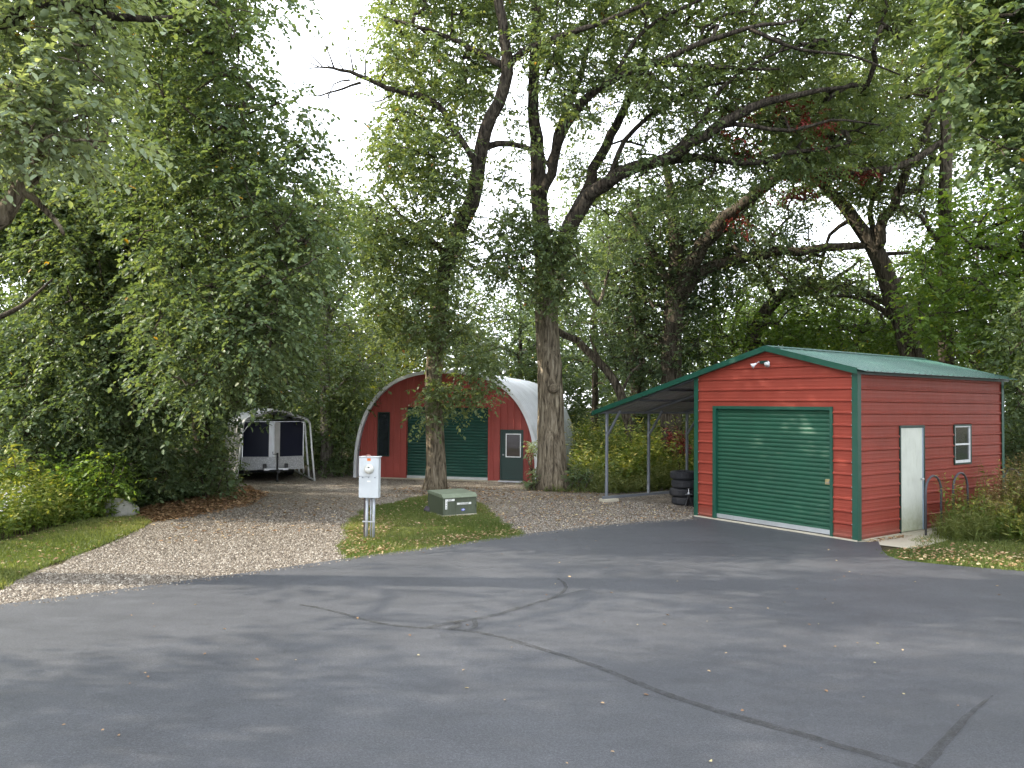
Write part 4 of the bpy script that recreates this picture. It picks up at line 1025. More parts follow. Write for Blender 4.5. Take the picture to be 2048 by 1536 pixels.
tree('oak_tree', 'leaning oak with leafy tufts on its trunk in front of the arched shed', 'tree',
  [[(869, 980, 22.8, .29), (872, 930, 22.8, .28), (870, 860, 22.8, .265), (866, 790, 22.8, .25), (871, 700, 22.7, .235), (880, 620, 22.5, .21), (888, 545, 22.2, .19), (912, 470, 21.8, .21), (942, 405, 21.4, .22), (957, 330, 21, .195), (970, 262, 20.6, .18), (998, 205, 20.4, .165), (1014, 145, 20.2, .16), (1008, 70, 20, .13), (994, -20, 20, .12), (985, -150, 20, .1), (960, -400, 20, .05)],
   [(1016, 130, 20.2, .10), (1050, 100, 20, .09), (1120, 75, 19.8, .08), (1200, 45, 19.5, .06), (1300, 5, 19.3, .05)],
   [(962, 300, 21, .10), (1000, 288, 21, .09), (1045, 290, 21, .07), (1085, 312, 21, .05), (1100, 340, 21, .03)],
   [(955, 335, 21, .10), (915, 270, 21, .09), (868, 205, 21, .085), (812, 186, 21, .075), (775, 178, 21, .07), (738, 160, 21, .06), (700, 145, 21, .05), (665, 136, 21, .035), (640, 134, 21, .02), (612, 122, 21, .01)],
   [(722, 165, 21, .035), (685, 178, 21, .03), (655, 186, 21, .024), (632, 192, 21, .018), (612, 184, 21, .012)],
   [(708, 150, 21, .026), (702, 115, 21, .019), (695, 85, 21, .012)], [(668, 136, 21, .024), (655, 100, 21, .017), (640, 72, 21, .011)], [(730, 158, 21, .024), (731, 120, 21, .017), (724, 98, 21, .011)],
   [(645, 134, 21, .019), (622, 110, 21, .014), (602, 100, 21, .010)], [(700, 160, 21, .024), (668, 168, 21, .018), (655, 200, 21, .013), (630, 245, 21, .010)],
   [(640, 134, 21, .017), (615, 138, 21, .013), (598, 150, 21, .010)], [(655, 100, 21, .015), (652, 80, 21, .010)], [(690, 145, 21, .018), (675, 118, 21, .014), (672, 95, 21, .010)], [(632, 192, 21, .015), (618, 172, 21, .011), (604, 170, 21, .010)],
   [(748, 166, 21, .020), (758, 135, 21, .015), (752, 112, 21, .011)], [(665, 137, 21, .016), (640, 118, 21, .012), (628, 95, 21, .010)], [(655, 186, 21, .016), (662, 212, 21, .012), (650, 235, 21, .010)],
   [(790, 182, 21, .026), (765, 200, 21, .019), (740, 205, 21, .014), (726, 192, 21, .010)],
   [(900, 520, 22, .10), (850, 470, 22, .08), (800, 430, 22, .05), (760, 380, 22, .03)],
   [(1012, 135, 20.2, .09), (940, 95, 20.5, .07), (860, 60, 20.5, .05), (790, 40, 20.5, .03)]],
  [([(765, -120), (1010, -120), (1020, 60), (985, 170), (930, 270), (900, 300), (800, 240), (765, 160), (760, 60)], 20, 24, 360, .12),
   ([(780, 220), (900, 290), (930, 360), (900, 400), (820, 400), (745, 350), (740, 300)], 19.5, 23, 110, .2),
   ([(720, 400), (930, 430), (930, 520), (900, 640), (850, 700), (760, 680), (745, 600), (710, 480)], 20, 24.5, 240, .1),
   ([(880, 640), (950, 620), (995, 690), (1000, 755), (960, 785), (890, 700)], 21.2, 22.6, 30), ([(835, 760), (960, 755), (978, 790), (945, 812), (900, 805), (895, 855), (850, 855), (830, 800)], 21.5, 22.5, 26),
   ([(920, 430), (1000, 420), (1040, 470), (990, 560), (930, 540)], 20, 22, 26), ([(820, 560), (870, 560), (860, 690), (830, 700)], 21.5, 22.6, 12),
   ([(700, -700), (1100, -700), (1050, -130), (760, -130)], 18, 24, 60), ([(1010, 180), (1060, 200), (1050, 420), (990, 400)], 20, 21.5, 16), ([(676, 62), (698, 62), (700, 92), (678, 92)], 20.9, 21.1, 1)],
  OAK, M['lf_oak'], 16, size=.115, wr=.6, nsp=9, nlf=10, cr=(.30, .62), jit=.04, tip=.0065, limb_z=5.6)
tree('oak_tree', 'thickest oak with a knot on its straight trunk beside the arched shed entry door', 'tree',
  [[(1106, 978, 23, .42), (1104, 930, 23, .43), (1103, 860, 23, .405), (1100, 780, 23, .38), (1097, 700, 23, .355), (1092, 620, 23, .34), (1088, 540, 22.8, .28), (1082, 450, 22.6, .25), (1076, 370, 22.4, .235), (1075, 300, 22.2, .21), (1066, 220, 22, .16), (1070, 100, 21.5, .15), (1075, -60, 21, .1), (1080, -350, 21, .05)],
   [(1094, 620, 23, .26), (1118, 530, 22.8, .25), (1130, 475, 22.6, .25), (1163, 412, 22.2, .22), (1213, 366, 21.8, .195), (1270, 337, 21.4, .175), (1330, 316, 21, .155), (1390, 288, 20.6, .15), (1440, 252, 20.3, .14), (1500, 215, 20, .115), (1570, 196, 19.8, .09), (1640, 180, 19.6, .06), (1700, 175, 19.5, .04)],
   [(1262, 340, 21.4, .12), (1330, 322, 21.2, .12), (1400, 316, 21, .11), (1470, 322, 20.9, .10), (1530, 325, 20.8, .085), (1570, 306, 20.7, .07), (1640, 300, 20.6, .05), (1700, 285, 20.5, .03)],
   [(1150, 430, 22.3, .18), (1178, 360, 22.6, .16), (1222, 270, 23, .14), (1262, 190, 23.3, .11), (1290, 100, 23.5, .08), (1320, 0, 23.5, .05)],
   [(1080, 400, 22.4, .15), (1108, 320, 22, .14), (1130, 255, 21.5, .13), (1165, 205, 21, .12), (1225, 158, 20.5, .10), (1300, 130, 20, .085), (1390, 92, 19.5, .07), (1490, 58, 19, .055), (1600, 40, 18.8, .03)],
   [(1310, 128, 20, .06), (1380, 130, 19.8, .06), (1460, 136, 19.6, .05), (1560, 138, 19.5, .03)],
   [(1100, 330, 22.2, .12), (1125, 240, 22.2, .11), (1160, 150, 22, .09), (1185, 60, 21.5, .06)],
   [(1130, 480, 22.6, .10), (1170, 560, 23.5, .09), (1195, 610, 23.8, .07), (1212, 560, 24, .04), (1225, 520, 24, .02)],
   [(1088, 700, 22.9, .05), (1092, 640, 22.7, .03)],
   [(1440, 252, 20.3, .07), (1500, 250, 20.2, .06), (1580, 262, 20, .05), (1660, 240, 19.8, .035), (1760, 250, 19.6, .02)],
   [(1330, 316, 21, .07), (1400, 250, 20.5, .06), (1440, 180, 20, .05), (1520, 120, 19.5, .035), (1600, 90, 19.3, .02)],
   [(1213, 366, 21.8, .08), (1250, 280, 21.5, .07), (1330, 210, 21, .055), (1420, 170, 20.5, .04), (1500, 160, 20, .025)],
   [(1225, 158, 20.5, .06), (1290, 60, 20, .05), (1380, 10, 19.8, .04), (1480, -40, 19.5, .02)],
   [(1500, 58, 19, .05), (1600, 100, 19, .04), (1700, 110, 18.8, .03), (1800, 150, 18.6, .02)]],
  [([(985, 470), (1050, 410), (1110, 450), (1185, 500), (1165, 560), (1120, 620), (1060, 610), (1000, 560)], 20.6, 22.1, 95),
   ([(1010, -130), (1900, -130), (1880, 60), (1700, 130), (1500, 190), (1330, 270), (1240, 180), (1190, 250), (1090, 230), (1040, 100)], 19.3, 25, 1050, .08),
   ([(1240, 340), (1330, 240), (1500, 190), (1760, 170), (1840, 260), (1700, 340), (1500, 370), (1330, 420), (1260, 400)], 20.3, 24.5, 300, .1),
   ([(1000, -700), (2000, -700), (1950, -140), (1000, -140)], 16, 23, 110, .1), ([(1150, 430), (1260, 400), (1300, 470), (1210, 540), (1170, 520)], 22, 25, 14, .3), ([(1120, 250), (1240, 340), (1210, 420), (1120, 400)], 22.5, 25, 26, .3)],
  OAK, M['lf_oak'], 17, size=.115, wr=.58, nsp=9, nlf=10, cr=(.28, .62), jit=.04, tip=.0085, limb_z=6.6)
tree('oak_tree', 'dark spreading oak rising behind the lean-to roof with a long limb reaching right', 'tree',
  [[(1346, 965, 27, .44), (1343, 860, 27, .38), (1342, 740, 27, .36), (1346, 640, 27, .34), (1351, 560, 27, .30), (1352, 480, 27, .24), (1344, 400, 27, .18), (1330, 320, 27, .1)],
   [(1350, 620, 27, .22), (1375, 575, 26.8, .21), (1412, 542, 26.6, .20), (1460, 522, 26.4, .18), (1530, 507, 26.2, .16), (1620, 500, 26, .15), (1700, 492, 26, .13), (1760, 488, 26, .1)],
   [(1352, 600, 27, .25), (1375, 540, 26.5, .27), (1410, 490, 26, .26), (1450, 443, 25.5, .24), (1510, 385, 25, .2), (1570, 352, 24.6, .18), (1650, 345, 24.3, .16), (1740, 345, 24, .14), (1810, 330, 24, .12), (1880, 285, 24, .09), (1960, 248, 24, .06)],
   [(1348, 590, 27, .15), (1300, 500, 26.5, .11), (1260, 420, 26, .08)]],
  [([(1190, 470), (1260, 420), (1330, 380), (1420, 360), (1520, 400), (1500, 470), (1480, 560), (1400, 600), (1400, 720), (1330, 760), (1240, 760), (1180, 620)], 26, 31, 700, .0),
   ([(1500, 390), (1650, 390), (1620, 470), (1500, 490)], 24, 27, 40, .3)],
  DK, M['lf_blue'], 18, size=.135, wr=.55, nsp=8, nlf=9, fine=False, cr=(.4, .75), jit=.05, tip=.012)
tree('oak_tree', 'forked crooked oak seen above the green roof of the garage', 'tree',
  [[(1850, 1000, 26, .42), (1838, 800, 26, .38), (1825, 715, 26, .36), (1808, 655, 26, .33), (1788, 600, 26, .31), (1768, 540, 26, .29), (1748, 495, 26, .27), (1718, 452, 26, .22), (1682, 405, 26, .19), (1645, 365, 26, .15), (1610, 320, 26, .1), (1590, 240, 26, .06)],
   [(1748, 505, 26, .2), (1772, 440, 25.7, .17), (1798, 385, 25.4, .15), (1820, 330, 25, .13), (1858, 250, 24.7, .1), (1880, 150, 24.5, .07), (1900, 40, 24, .04)],
   [(1755, 480, 26, .1), (1740, 425, 26, .09), (1765, 360, 26, .07)], [(1770, 508, 26, .07), (1830, 505, 26, .06), (1862, 530, 26, .04)],
   [(1700, 440, 26, .08), (1660, 470, 26, .06), (1640, 540, 26, .03)], [(1790, 640, 26, .1), (1740, 605, 26, .09), (1690, 590, 26, .07), (1640, 598, 26, .04)]],
  [([(1500, 150), (1700, 120), (1900, 80), (1960, 200), (1900, 330), (1860, 450), (1780, 430), (1700, 400), (1600, 400), (1520, 300)], 24.6, 29.5, 900, .05),
   ([(1470, 470), (1720, 500), (1730, 600), (1500, 570)], 25, 29, 120, .1), ([(1740, 520), (1900, 480), (1900, 690), (1760, 690)], 27, 31, 110, .1), ([(1500, -800), (2000, -800), (1950, 60), (1600, 100)], 22, 29, 110)],
  DK, M['lf_oak'], 19, size=.135, wr=.55, nsp=8, nlf=9, fine=False, cr=(.35, .7), jit=.05, tip=.012)
tree('oak_tree', 'low arching oak limb and sparse crown right above the garage ridge', 'tree',
  [[(1490, 1000, 29, .36), (1494, 800, 29, .3), (1500, 700, 29, .27), (1522, 640, 29, .25), (1556, 596, 29, .23), (1610, 580, 29, .2), (1680, 574, 29, .18), (1740, 590, 29, .14), (1790, 620, 29, .08)],
   [(1550, 600, 29, .15), (1535, 560, 29, .12), (1505, 520, 29, .08)], [(1620, 582, 29, .1), (1660, 610, 29, .07), (1720, 622, 29, .04)], [(1640, 578, 29, .1), (1690, 545, 29, .07), (1720, 520, 29, .04)]],
  [([(1480, 640), (1640, 640), (1860, 650), (1850, 700), (1700, 700), (1500, 690)], 26, 31, 200, .05), ([(1560, 600), (1720, 600), (1800, 650), (1580, 650)], 27, 31, 40, .2), ([(1380, 600), (1480, 560), (1520, 640), (1470, 720), (1390, 720)], 27, 31, 50)],
  DK, M['lf_bright'], 20, size=.15, wr=.6, nsp=7, nlf=9, fine=False, cr=(.4, .7))
tree('maple_tree', 'maple boughs coming in from the upper right corner', 'tree',
  [np.array([[12.4, 15.5, 0, .34], [12.3, 15.5, 3, .28], [12.0, 15.3, 6, .24], [11.2, 15.0, 9, .18], [10.8, 14.8, 13, .1]]), np.array([[12.1, 15.4, 5, .14], [10.6, 14.6, 8.2, .10], [9.0, 14, 10.6, .05]])],
  [([(1850, -160), (2250, -160), (2300, 350), (2050, 345), (1960, 290), (1900, 180), (1870, 60)], 12.5, 16.5, 460, .0),
   ([(1750, -1000), (2700, -1000), (2700, 600), (2260, 400), (2250, -170), (1800, -170)], 12.5, 18, 190), np.random.default_rng(9).uniform([10.5, 2, 4.0], [18, 15, 12], (420, 3))],  # last array: unseen foliage added to shade the garage side wall
  DK, M['lf_mid'], 21, size=.13, wr=.85, nsp=7, nlf=9, cr=(.35, .62), twig=True)
tree('broadleaf_tree', 'dense back-lit green tree behind the right end of the garage', 'tree',
  [[(1892, 1000, 24.5, .24), (1890, 600, 24.5, .2), (1890, 370, 24, .19), (1893, 250, 24, .16), (1880, 100, 24, .09)],
   [(1890, 560, 24.4, .1), (1960, 470, 23, .07), (2040, 430, 22, .04)], [(1890, 500, 24.4, .09), (1840, 430, 24, .06)]],
  [([(1860, 440), (1930, 340), (2000, 360), (2150, 350), (2200, 720), (2060, 720), (1960, 730), (1850, 690), (1820, 600)], 19.5, 25, 330, .08)],
  DK, M['lf_bright'], 22, size=.15, wr=.62, nsp=8, nlf=9, fine=False, cr=(.4, .75))
tree('broadleaf_tree', 'dark leafy tree at the right edge beyond the hoop rails', 'tree',
  [np.array([[14.6, 19.5, 0, .2], [14.5, 19.5, 2, .17], [14.3, 19.3, 4.5, .12], [14, 19, 7, .06]])],
  [([(2010, 700), (2250, 690), (2300, 990), (2060, 985), (2015, 930)], 18.8, 23, 130), ([(1960, 600), (2200, 560), (2200, 720), (2000, 730)], 17, 22, 80)],
  DK, M['lf_dark'], 23, size=.13, wr=.6, nsp=8, nlf=9, cr=(.4, .7))
dm = MB(); rr0 = np.random.default_rng(3)
for pts in ([(1095, 650, 26.5, .13), (1150, 680, 26.4, .15), (1195, 720, 26.2, .17), (1228, 765, 26.1, .18), (1248, 810, 26, .19), (1262, 880, 26, .20), (1268, 955, 26, .22)], [(1215, 745, 26.1, .08), (1190, 700, 26.1, .05), (1180, 670, 26, .03)], [(1240, 790, 26, .07), (1262, 745, 26, .05), (1290, 722, 26, .02)]):
    A = limb(pts, rr0); dm.tube(A[:, :3], A[:, 3]*.8, 10)
dt = dm.build('dead_tree', DK, None, smooth=True); tag(dt, 'bare grey leaning dead trunk between the thick oak and the lean-to', 'tree')
# knot on the thick oak
oak = [o for o in COL.objects if o.get('label', '').startswith('thickest oak')][0]
kp = Wp(1107, 777, 22.62)
km = MB().lathe([(.0, .10), (.05, .085), (.10, .10), (.145, .07), (.165, .02), (.17, -.06), (.12, -.14)][::-1], 14, (0, 0, 0), 'y'); km.v = [(x*1.0, -y-.02, z*.85) for x, y, z in km.v]
ko = km.build('knot', OAK, oak, smooth=True); ko.location = Vector(kp)-oak.location

# background trees
def bgtree(px, Y, h, w, label, leaf, seed, size=.20, low=.22, n=70, tr=.17, lean=0.0, bark=None, name='woodland_tree', gap=.15):
    rng = np.random.default_rng(seed); x = px if abs(Y) < 7 else (px-1024)/1560*Y
    T_ = np.array([[x, Y, 0, tr], [x+lean*.2, Y, h*.3, tr*.85], [x+lean*.6, Y+.2, h*.6, tr*.6], [x+lean, Y, h*.95, tr*.2]])
    C = []; ph = rng.uniform(0, 6, 4)
    while len(C) < n:
        u = rng.uniform(-1, 1, 3); r_ = np.linalg.norm(u)
        if r_ > 1 or r_ < .25: continue
        if rng.random() < gap and math.sin(u[0]*5+ph[0])+math.sin(u[2]*5+ph[1]) < 0: continue
        zc = h*(low+(1-low)*(u[2]+1)/2); taper = 1-.35*max(0, u[2])
        C.append([x+lean*(zc/h)+u[0]*w/2*taper, Y+u[1]*w/2*taper, zc])
    return tree(name, label, 'tree', [T_], [np.array(C)], bark or DK, leaf, seed+100, size=size, wr=.55, nsp=7, nlf=8, fine=False, cr=(.5, .95), group='background trees of the woodland edge', jit=.05, tip=.012)
BG = [
 (-330, 27, 15, 9, 'tall background tree farthest left, beyond the edge of the left mass', 'lf_dark', 90),
 (-60, 31, 13, 8, 'background tree behind the far left sky gaps', 'lf_dark', 110),
 (200, 33, 10.5, 8, 'lower background tree behind the big left trunk', 'lf_bright', 70),
 (395, 30, 13.5, 8, 'tall background tree behind the drooping left mass', 'lf_dark', 120),
 (545, 33, 10.5, 7, 'background tree directly above the tube carport', 'lf_dark', 110),
 (760, 36, 6.6, 7, 'low yellowing tree above the left shoulder of the arched shed', 'lf_yellow', 50),
 (860, 37, 11, 8, 'background tree behind the leaning oak trunk', 'lf_oak', 80),
 (1040, 38, 9.2, 7, 'dark blue-green tree over the ridge of the arched shed', 'lf_blue', 90),
 (1190, 34, 12.5, 7, 'background tree with dark trunk right of the thickest oak', 'lf_dark', 75),
 (1275, 30, 11.5, 7, 'background tree with thick trunk seen through the lean-to', 'lf_dark', 80),
 (1430, 36, 12.5, 9, 'background tree left of the garage ridge', 'lf_dark', 100),
 (1590, 38, 10.0, 8, 'bright low background tree right of the garage ridge', 'lf_bright', 80),
 (1740, 37, 10.0, 8, 'bright background tree low behind the middle of the garage roof', 'lf_bright', 80),
 (1960, 32, 11, 8, 'tall background tree behind the right end of the garage roof', 'lf_dark', 110),
 (2200, 27, 13, 9, 'background tree outermost on the right', 'lf_dark', 90),
 (-14.5, 4.2, 15, 9.5, 'unseen tree added to block the sun, nearest on the left', 'lf_dark', 330),  # unseen blocker added to keep low sun off the near asphalt
 (-15.5, -3.5, 15, 10, 'unseen tree added to block the sun on the left beside the camera', 'lf_dark', 330),  # second unseen sun blocker, added for shade on the asphalt
 (3600, 8, 15, 11, 'big unseen tree added to block skylight to the right', 'lf_dark', 240),  # unseen, added to cut skylight on the garage side wall
 (10.5, -5.5, 13, 10, 'tree outside the picture, behind the camera on the right', 'lf_dark', 200), (19, -2, 13, 10, 'farther unseen tree added to block skylight, behind the camera on the right', 'lf_dark', 200), (17.5, 5, 16, 11, 'tall unseen tree added to block skylight, right of the camera', 'lf_dark', 330)]  # three more unseen trees added to darken the garage side wall
for i, (px, Y, h, w, lab, lf, n) in enumerate(BG):
    bgtree(px, Y, h, w, lab, M[lf], 40+i, n=int(n*2.6), low=.25 if h > 8 else .3, tr=.30 if px in (1275,) else .16, size=.19)

# red creeper on the limbs
rng = np.random.default_rng(77)
cr_pts = []
for (x0, y0, x1, y1, n, d) in [(1440, 235, 1540, 215, 9, 21.0), (1545, 185, 1655, 260, 18, 20.6), (1460, 250, 1500, 300, 5, 21), (1545, 372, 1600, 395, 8, 24), (1580, 350, 1760, 345, 18, 23.8), (1600, 380, 1640, 392, 4, 24), (1455, 430, 1500, 470, 7, 25), (1420, 255, 1450, 250, 3, 21)]:
    t = rng.random(n); cr_pts.append(Wv(x0+(x1-x0)*t+rng.normal(0, 10, n), y0+(y1-y0)*t+rng.normal(0, 10, n), d+rng.normal(0, .3, n)))
Cc = np.vstack(cr_pts); V, F, T, a, b = sprays(Cc, np.full(len(Cc), .22), 4, 7, .10, .6, rng, droop=.7)
cbase = Cc[0].copy(); crp = big_mesh('creeper', V, F, M['lf_red'], T); tag(crp, 'red autumn creeper leaves clinging to the oak limbs above the garage', 'creeper')

# shrubs
def shrub(label, poly, d0, d1, n, leaf, seed, size=.10, wr=.6, name='shrub', cr=(.22, .42), nsp=7, nlf=8, fine=True, stems=5, droop=.3, group=None):
    rng = np.random.default_rng(seed); C = fill(poly, d0, d1, n, rng, minz=.08)
    cx, cy = C[:, 0].mean(), C[:, 1].mean(); top = C[:, 2].max(); lb_ = []
    for k in range(stems):
        a = rng.uniform(0, 6.28); wv = np.ptp(C[:, 0])*.32; b = np.array([cx+rng.normal(0, wv*.6), cy+rng.normal(0, .15)])
        lb_.append(np.array([[b[0], b[1], 0, .022], [b[0]+.15*math.cos(a), b[1]+.1*math.sin(a), top*.4, .016], [b[0]+.35*math.cos(a), b[1]+.25*math.sin(a), top*.8, .008]]))
    return tree(name, label, 'shrub', lb_, [C], DK, leaf, seed, size=size, wr=wr, nsp=nsp, nlf=nlf, fine=fine, cr=cr, flare=False, tip=.004, droop=droop, group=group)
shrub('sunlit round green shrub beside the pale boulder', [(130, 930), (200, 905), (255, 945), (258, 990), (232, 1020), (140, 1030), (120, 990)], 16.3, 18.0, 75, M['lf_bright'], 201)
shrub('yellowing shrub at the left picture edge', [(-40, 900), (30, 885), (52, 920), (50, 1000), (-40, 1010)], 15.6, 17, 30, M['weed'], 202)
shrub('tall mid-green shrub behind the sunlit round shrub', [(60, 840), (150, 830), (230, 870), (240, 930), (120, 950), (50, 930)], 17.8, 20, 60, M['lf_mid'], 203)
shrub('dark low shrub between the boulder and the reddish trunk', [(255, 900), (330, 880), (360, 1000), (270, 1008)], 18.6, 20.6, 60, M['lf_mid'], 204)
shrub('dark shrub at the foot of the reddish trunk', [(340, 900), (440, 890), (470, 960), (450, 992), (350, 1003)], 19.5, 21.6, 60, M['lf_mid'], 205)
shrub('shrub crowding the left leg of the tube carport', [(405, 860), (446, 850), (450, 950), (435, 970), (405, 950)], 22.0, 23.2, 26, M['lf_mid'], 206)
shrub('tall leafy shrub between the tube carport and the arched shed', [(638, 780), (700, 740), (728, 800), (712, 940), (700, 955), (645, 955)], 26.0, 28.5, 110, M['lf_mid'], 207, size=.12, cr=(.3, .5))
shrub('shrub behind the right leg of the tube carport', [(600, 760), (660, 760), (670, 860), (650, 945), (632, 940), (630, 840)], 27.5, 30.5, 60, M['lf_mid'], 208, size=.13, cr=(.3, .5), fine=False)
shrub('low ivy tuft at the right foot of the thickest oak', [(1128, 930), (1160, 920), (1175, 975), (1135, 985)], 22.2, 23.2, 16, M['lf_dark'], 209, size=.08, cr=(.15, .25))
shrub('low leafy tuft at the left foot of the thickest oak', [(1040, 962), (1075, 948), (1078, 975), (1045, 978)], 22.6, 23.2, 9, M['lf_mid'], 210, size=.07, cr=(.10, .18))
shrub('green vine sprig climbing the shed rim beside the thickest oak', [(1062, 860), (1078, 850), (1080, 950), (1064, 955)], 23.4, 23.9, 9, M['lf_pale'], 211, size=.09, cr=(.10, .16), stems=2)
shrub('reddish vine clump seen through the lean-to frame', [(1335, 840), (1368, 850), (1365, 905), (1345, 910)], 24.5, 25.2, 10, M['lf_red'], 212, size=.09, cr=(.15, .25), stems=3)
shrub('dark shrub filling the corner beyond the far end of the garage', [(1995, 850), (2090, 830), (2120, 960), (2010, 985)], 19.2, 21.5, 50, M['lf_dark'], 213)
shrub('white flowering shrub at the right picture edge', [(2030, 955), (2080, 950), (2085, 1010), (2035, 1005)], 17.4, 18.2, 10, M['lf_pale'], 214, size=.07, cr=(.12, .2))

# ---- uncountable stuff
def scatter_poly(P, n, rng):
    P = np.array([p[:2] for p in P]); lo, hi = P.min(0), P.max(0); o = np.zeros((0, 2))
    while len(o) < n:
        q = rng.uniform(lo, hi, (n*3, 2)); o = np.concatenate([o, q[in_poly(q[:, 0], q[:, 1], P)]])
    return o[:n]
def weeds(name, label, poly, n, h0, h1, leaf, seed, lsize=.11, wr=.22, nlf=16, spread=.10, tint=(.2, .8)):
    rng = np.random.default_rng(seed); q = scatter_poly(poly, n, rng); h = rng.uniform(h0, h1, n)*(.7+.3*np.sin(q[:, 0]*2.1+q[:, 1]))
    d = unit(np.stack([rng.normal(0, .14, n), rng.normal(0, .14, n), np.ones(n)], 1)); base = np.stack([q[:, 0], q[:, 1], np.zeros(n)], 1)
    t = np.linspace(.12, 1, nlf); pos = base[:, None]+d[:, None]*(h[:, None]*t)[..., None]
    pos[..., 0] += (rng.normal(0, .10, n)[:, None]*h[:, None]*t**2); a = rng.uniform(0, 6.28, (n, nlf)); ld = np.stack([np.cos(a), np.sin(a), rng.normal(.15, .35, (n, nlf))], -1)
    nr = np.array([0, 0, 1.0])+rng.normal(0, .35, (n, nlf, 3)); sz = lsize*rng.uniform(.6, 1.3, (n, nlf))*(1.15-.5*t)
    V, F, k = leaf_geo(pos.reshape(-1, 3), ld.reshape(-1, 3), unit(nr.reshape(-1, 3)), sz.ravel(), wr, False)
    tb = rng.uniform(*tint, n); tt = np.clip(np.repeat(tb, nlf).reshape(n, nlf)*.6+t*.35+rng.normal(0, .12, (n, nlf)), 0, 1)
    # stems as slim upright blades, two crossed
    V2s = []; F2s = []; off = len(V)
    for ax in (0, 1):
        w = np.zeros((n, 3)); w[:, ax] = .006; top = pos[:, -1]
        V2 = np.stack([base-w, base+w, top+w*.3, top-w*.3], 1).reshape(-1, 3); V2s.append(V2); F2s.append(np.arange(n*4).reshape(n, 4)+off); off += len(V2)
    Vall = np.vstack([V]+V2s); Fall = np.vstack([F]+F2s); T = np.concatenate([np.repeat(tt.ravel(), 4), np.full(n*8, .35)])
    o = big_mesh(name, Vall, Fall, leaf, T); tag(o, label, 'plants', None, 'stuff'); return o
def gp(L): return [G(*p)[:2] for p in L]
weeds('tall_weeds', 'tall yellow-green goldenrod weeds behind the lean-to', [(1.9, 23.9), (3.0, 22.6), (6.5, 25.0), (9.5, 23.5), (11, 27), (5, 29), (2.3, 29)], 3000, 1.0, 2.3, M['weed'], 301, lsize=.21, wr=.38, nlf=18, tint=(.1, 1.0))
weeds('low_weeds', 'low green weeds along the back of the lean-to', [(1.6, 23.3), (2.9, 21.9), (6.3, 24.0), (7.5, 24), (6.5, 25.4), (3, 23.6)], 1500, .3, 1.0, M['grass'], 302, lsize=.14, wr=.25, nlf=12)
weeds('tall_weeds', 'sunlit goldenrod weeds along the left edge below the shrubs', gp([(-200, 1120), (0, 1085), (100, 1060), (200, 1038), (255, 1030), (230, 1005), (120, 1010), (-200, 1030)]), 1700, .35, 1.15, M['weed'], 303, lsize=.14, wr=.38, nlf=14)
weeds('tall_weeds', 'tangled tall weeds along the garage side wall', [gar(-.35, 2.3), gar(-.75, 2.2), gar(-2.2, 2.4), gar(-3.6, 4.5), gar(-3.8, 8.5), gar(-.4, 8.5), gar(-.3, 5.0)], 1500, .4, 1.45, M['weed'], 304, lsize=.15, wr=.30, nlf=13, tint=(.2, 1))
weeds('tall_weeds', 'dry seeded weed stems before the garage window', [gar(-.45, 2.8), gar(-.9, 2.9), gar(-1.0, 5.2), gar(-.4, 5.4)], 190, .7, 1.7, M['dryweed'], 305, lsize=.14, wr=.28, nlf=24)
weeds('low_weeds', 'fine grass clump at the corner of the concrete apron', [gar(-.4, 1.9), gar(-.95, 1.5), gar(-1.35, 1.9), gar(-1.2, 3.4), gar(-.4, 3.2)], 420, .25, .6, M['grass'], 306, lsize=.16, wr=.10, nlf=12)
weeds('low_weeds', 'dark low undergrowth under the left trees', gp([(255, 1020), (330, 1004), (470, 985), (470, 965), (-100, 985), (-200, 1020)]), 1500, .25, .8, M['lf_dark'], 307, lsize=.12, wr=.5, nlf=12)
weeds('low_weeds', 'green ground cover around the foot of the thickest oak', [(1.0, 22.3), (2.6, 21.9), (3.2, 22.6), (1.7, 24.2), (.7, 23.2)], 260, .08, .3, M['grass'], 308, lsize=.09, wr=.3, nlf=8)
def asters(seed=5):
    rng = np.random.default_rng(seed); q = np.vstack([scatter_poly(gp([(-20, 1075), (60, 1062), (70, 1030), (-20, 1035)]), 60, rng)]); m = MB()
    for x, y in q:
        z = rng.uniform(.35, .75); s = .022
        for k in range(3): m.lathe([(s, 0), (0.002, .012)], 6, (x+rng.normal(0, .05), y+rng.normal(0, .05), z+rng.normal(0, .04)))
    for x, y in scatter_poly([(11.5, 17.2), (12.3, 17.2), (12.3, 18.2), (11.5, 18.2)], 14, rng):
        m.lathe([(.05, 0), (.002, .05)], 7, (x, y, rng.uniform(.35, .62)))
    o = m.build('asters', M['flower']); tag(o, 'small white aster blooms among the weeds at the picture edges', 'flowers', None, 'stuff')
asters()
def grass(name, label, poly, n, h, seed, w=.010):
    rng = np.random.default_rng(seed); q = scatter_poly(poly, n, rng); q += rng.normal(0, .05, q.shape)
    pos = np.stack([q[:, 0], q[:, 1], np.full(n, -.004)], 1); d = unit(np.stack([rng.normal(0, .55, n), rng.normal(0, .55, n), np.ones(n)], 1))
    nr = unit(rng.normal(0, 1, (n, 3))*np.array([1, 1, .2])); sz = h*rng.uniform(.5, 1.3, n)*(1+.35*np.sin(q[:, 0]*2.3)*np.sin(q[:, 1]*1.9))
    d2 = unit(d); side = unit(np.cross(d2, nr))*w*.5; s = sz[:, None]
    V = np.stack([pos-side, pos+side, pos+d2*s*.6+side*.7, pos+d2*s+unit(rng.normal(0, 1, (n, 3)))*s*.15], 1).reshape(-1, 3)
    pt = .35+.25*np.sin(q[:, 0]*1.3+2)*np.sin(q[:, 1]*1.1)+rng.normal(0, .16, n)
    o = big_mesh(name, V, np.arange(n*4).reshape(n, 4), M['grass'], np.repeat(np.clip(pt, 0, 1), 4)); tag(o, label, 'grass', None, 'stuff')
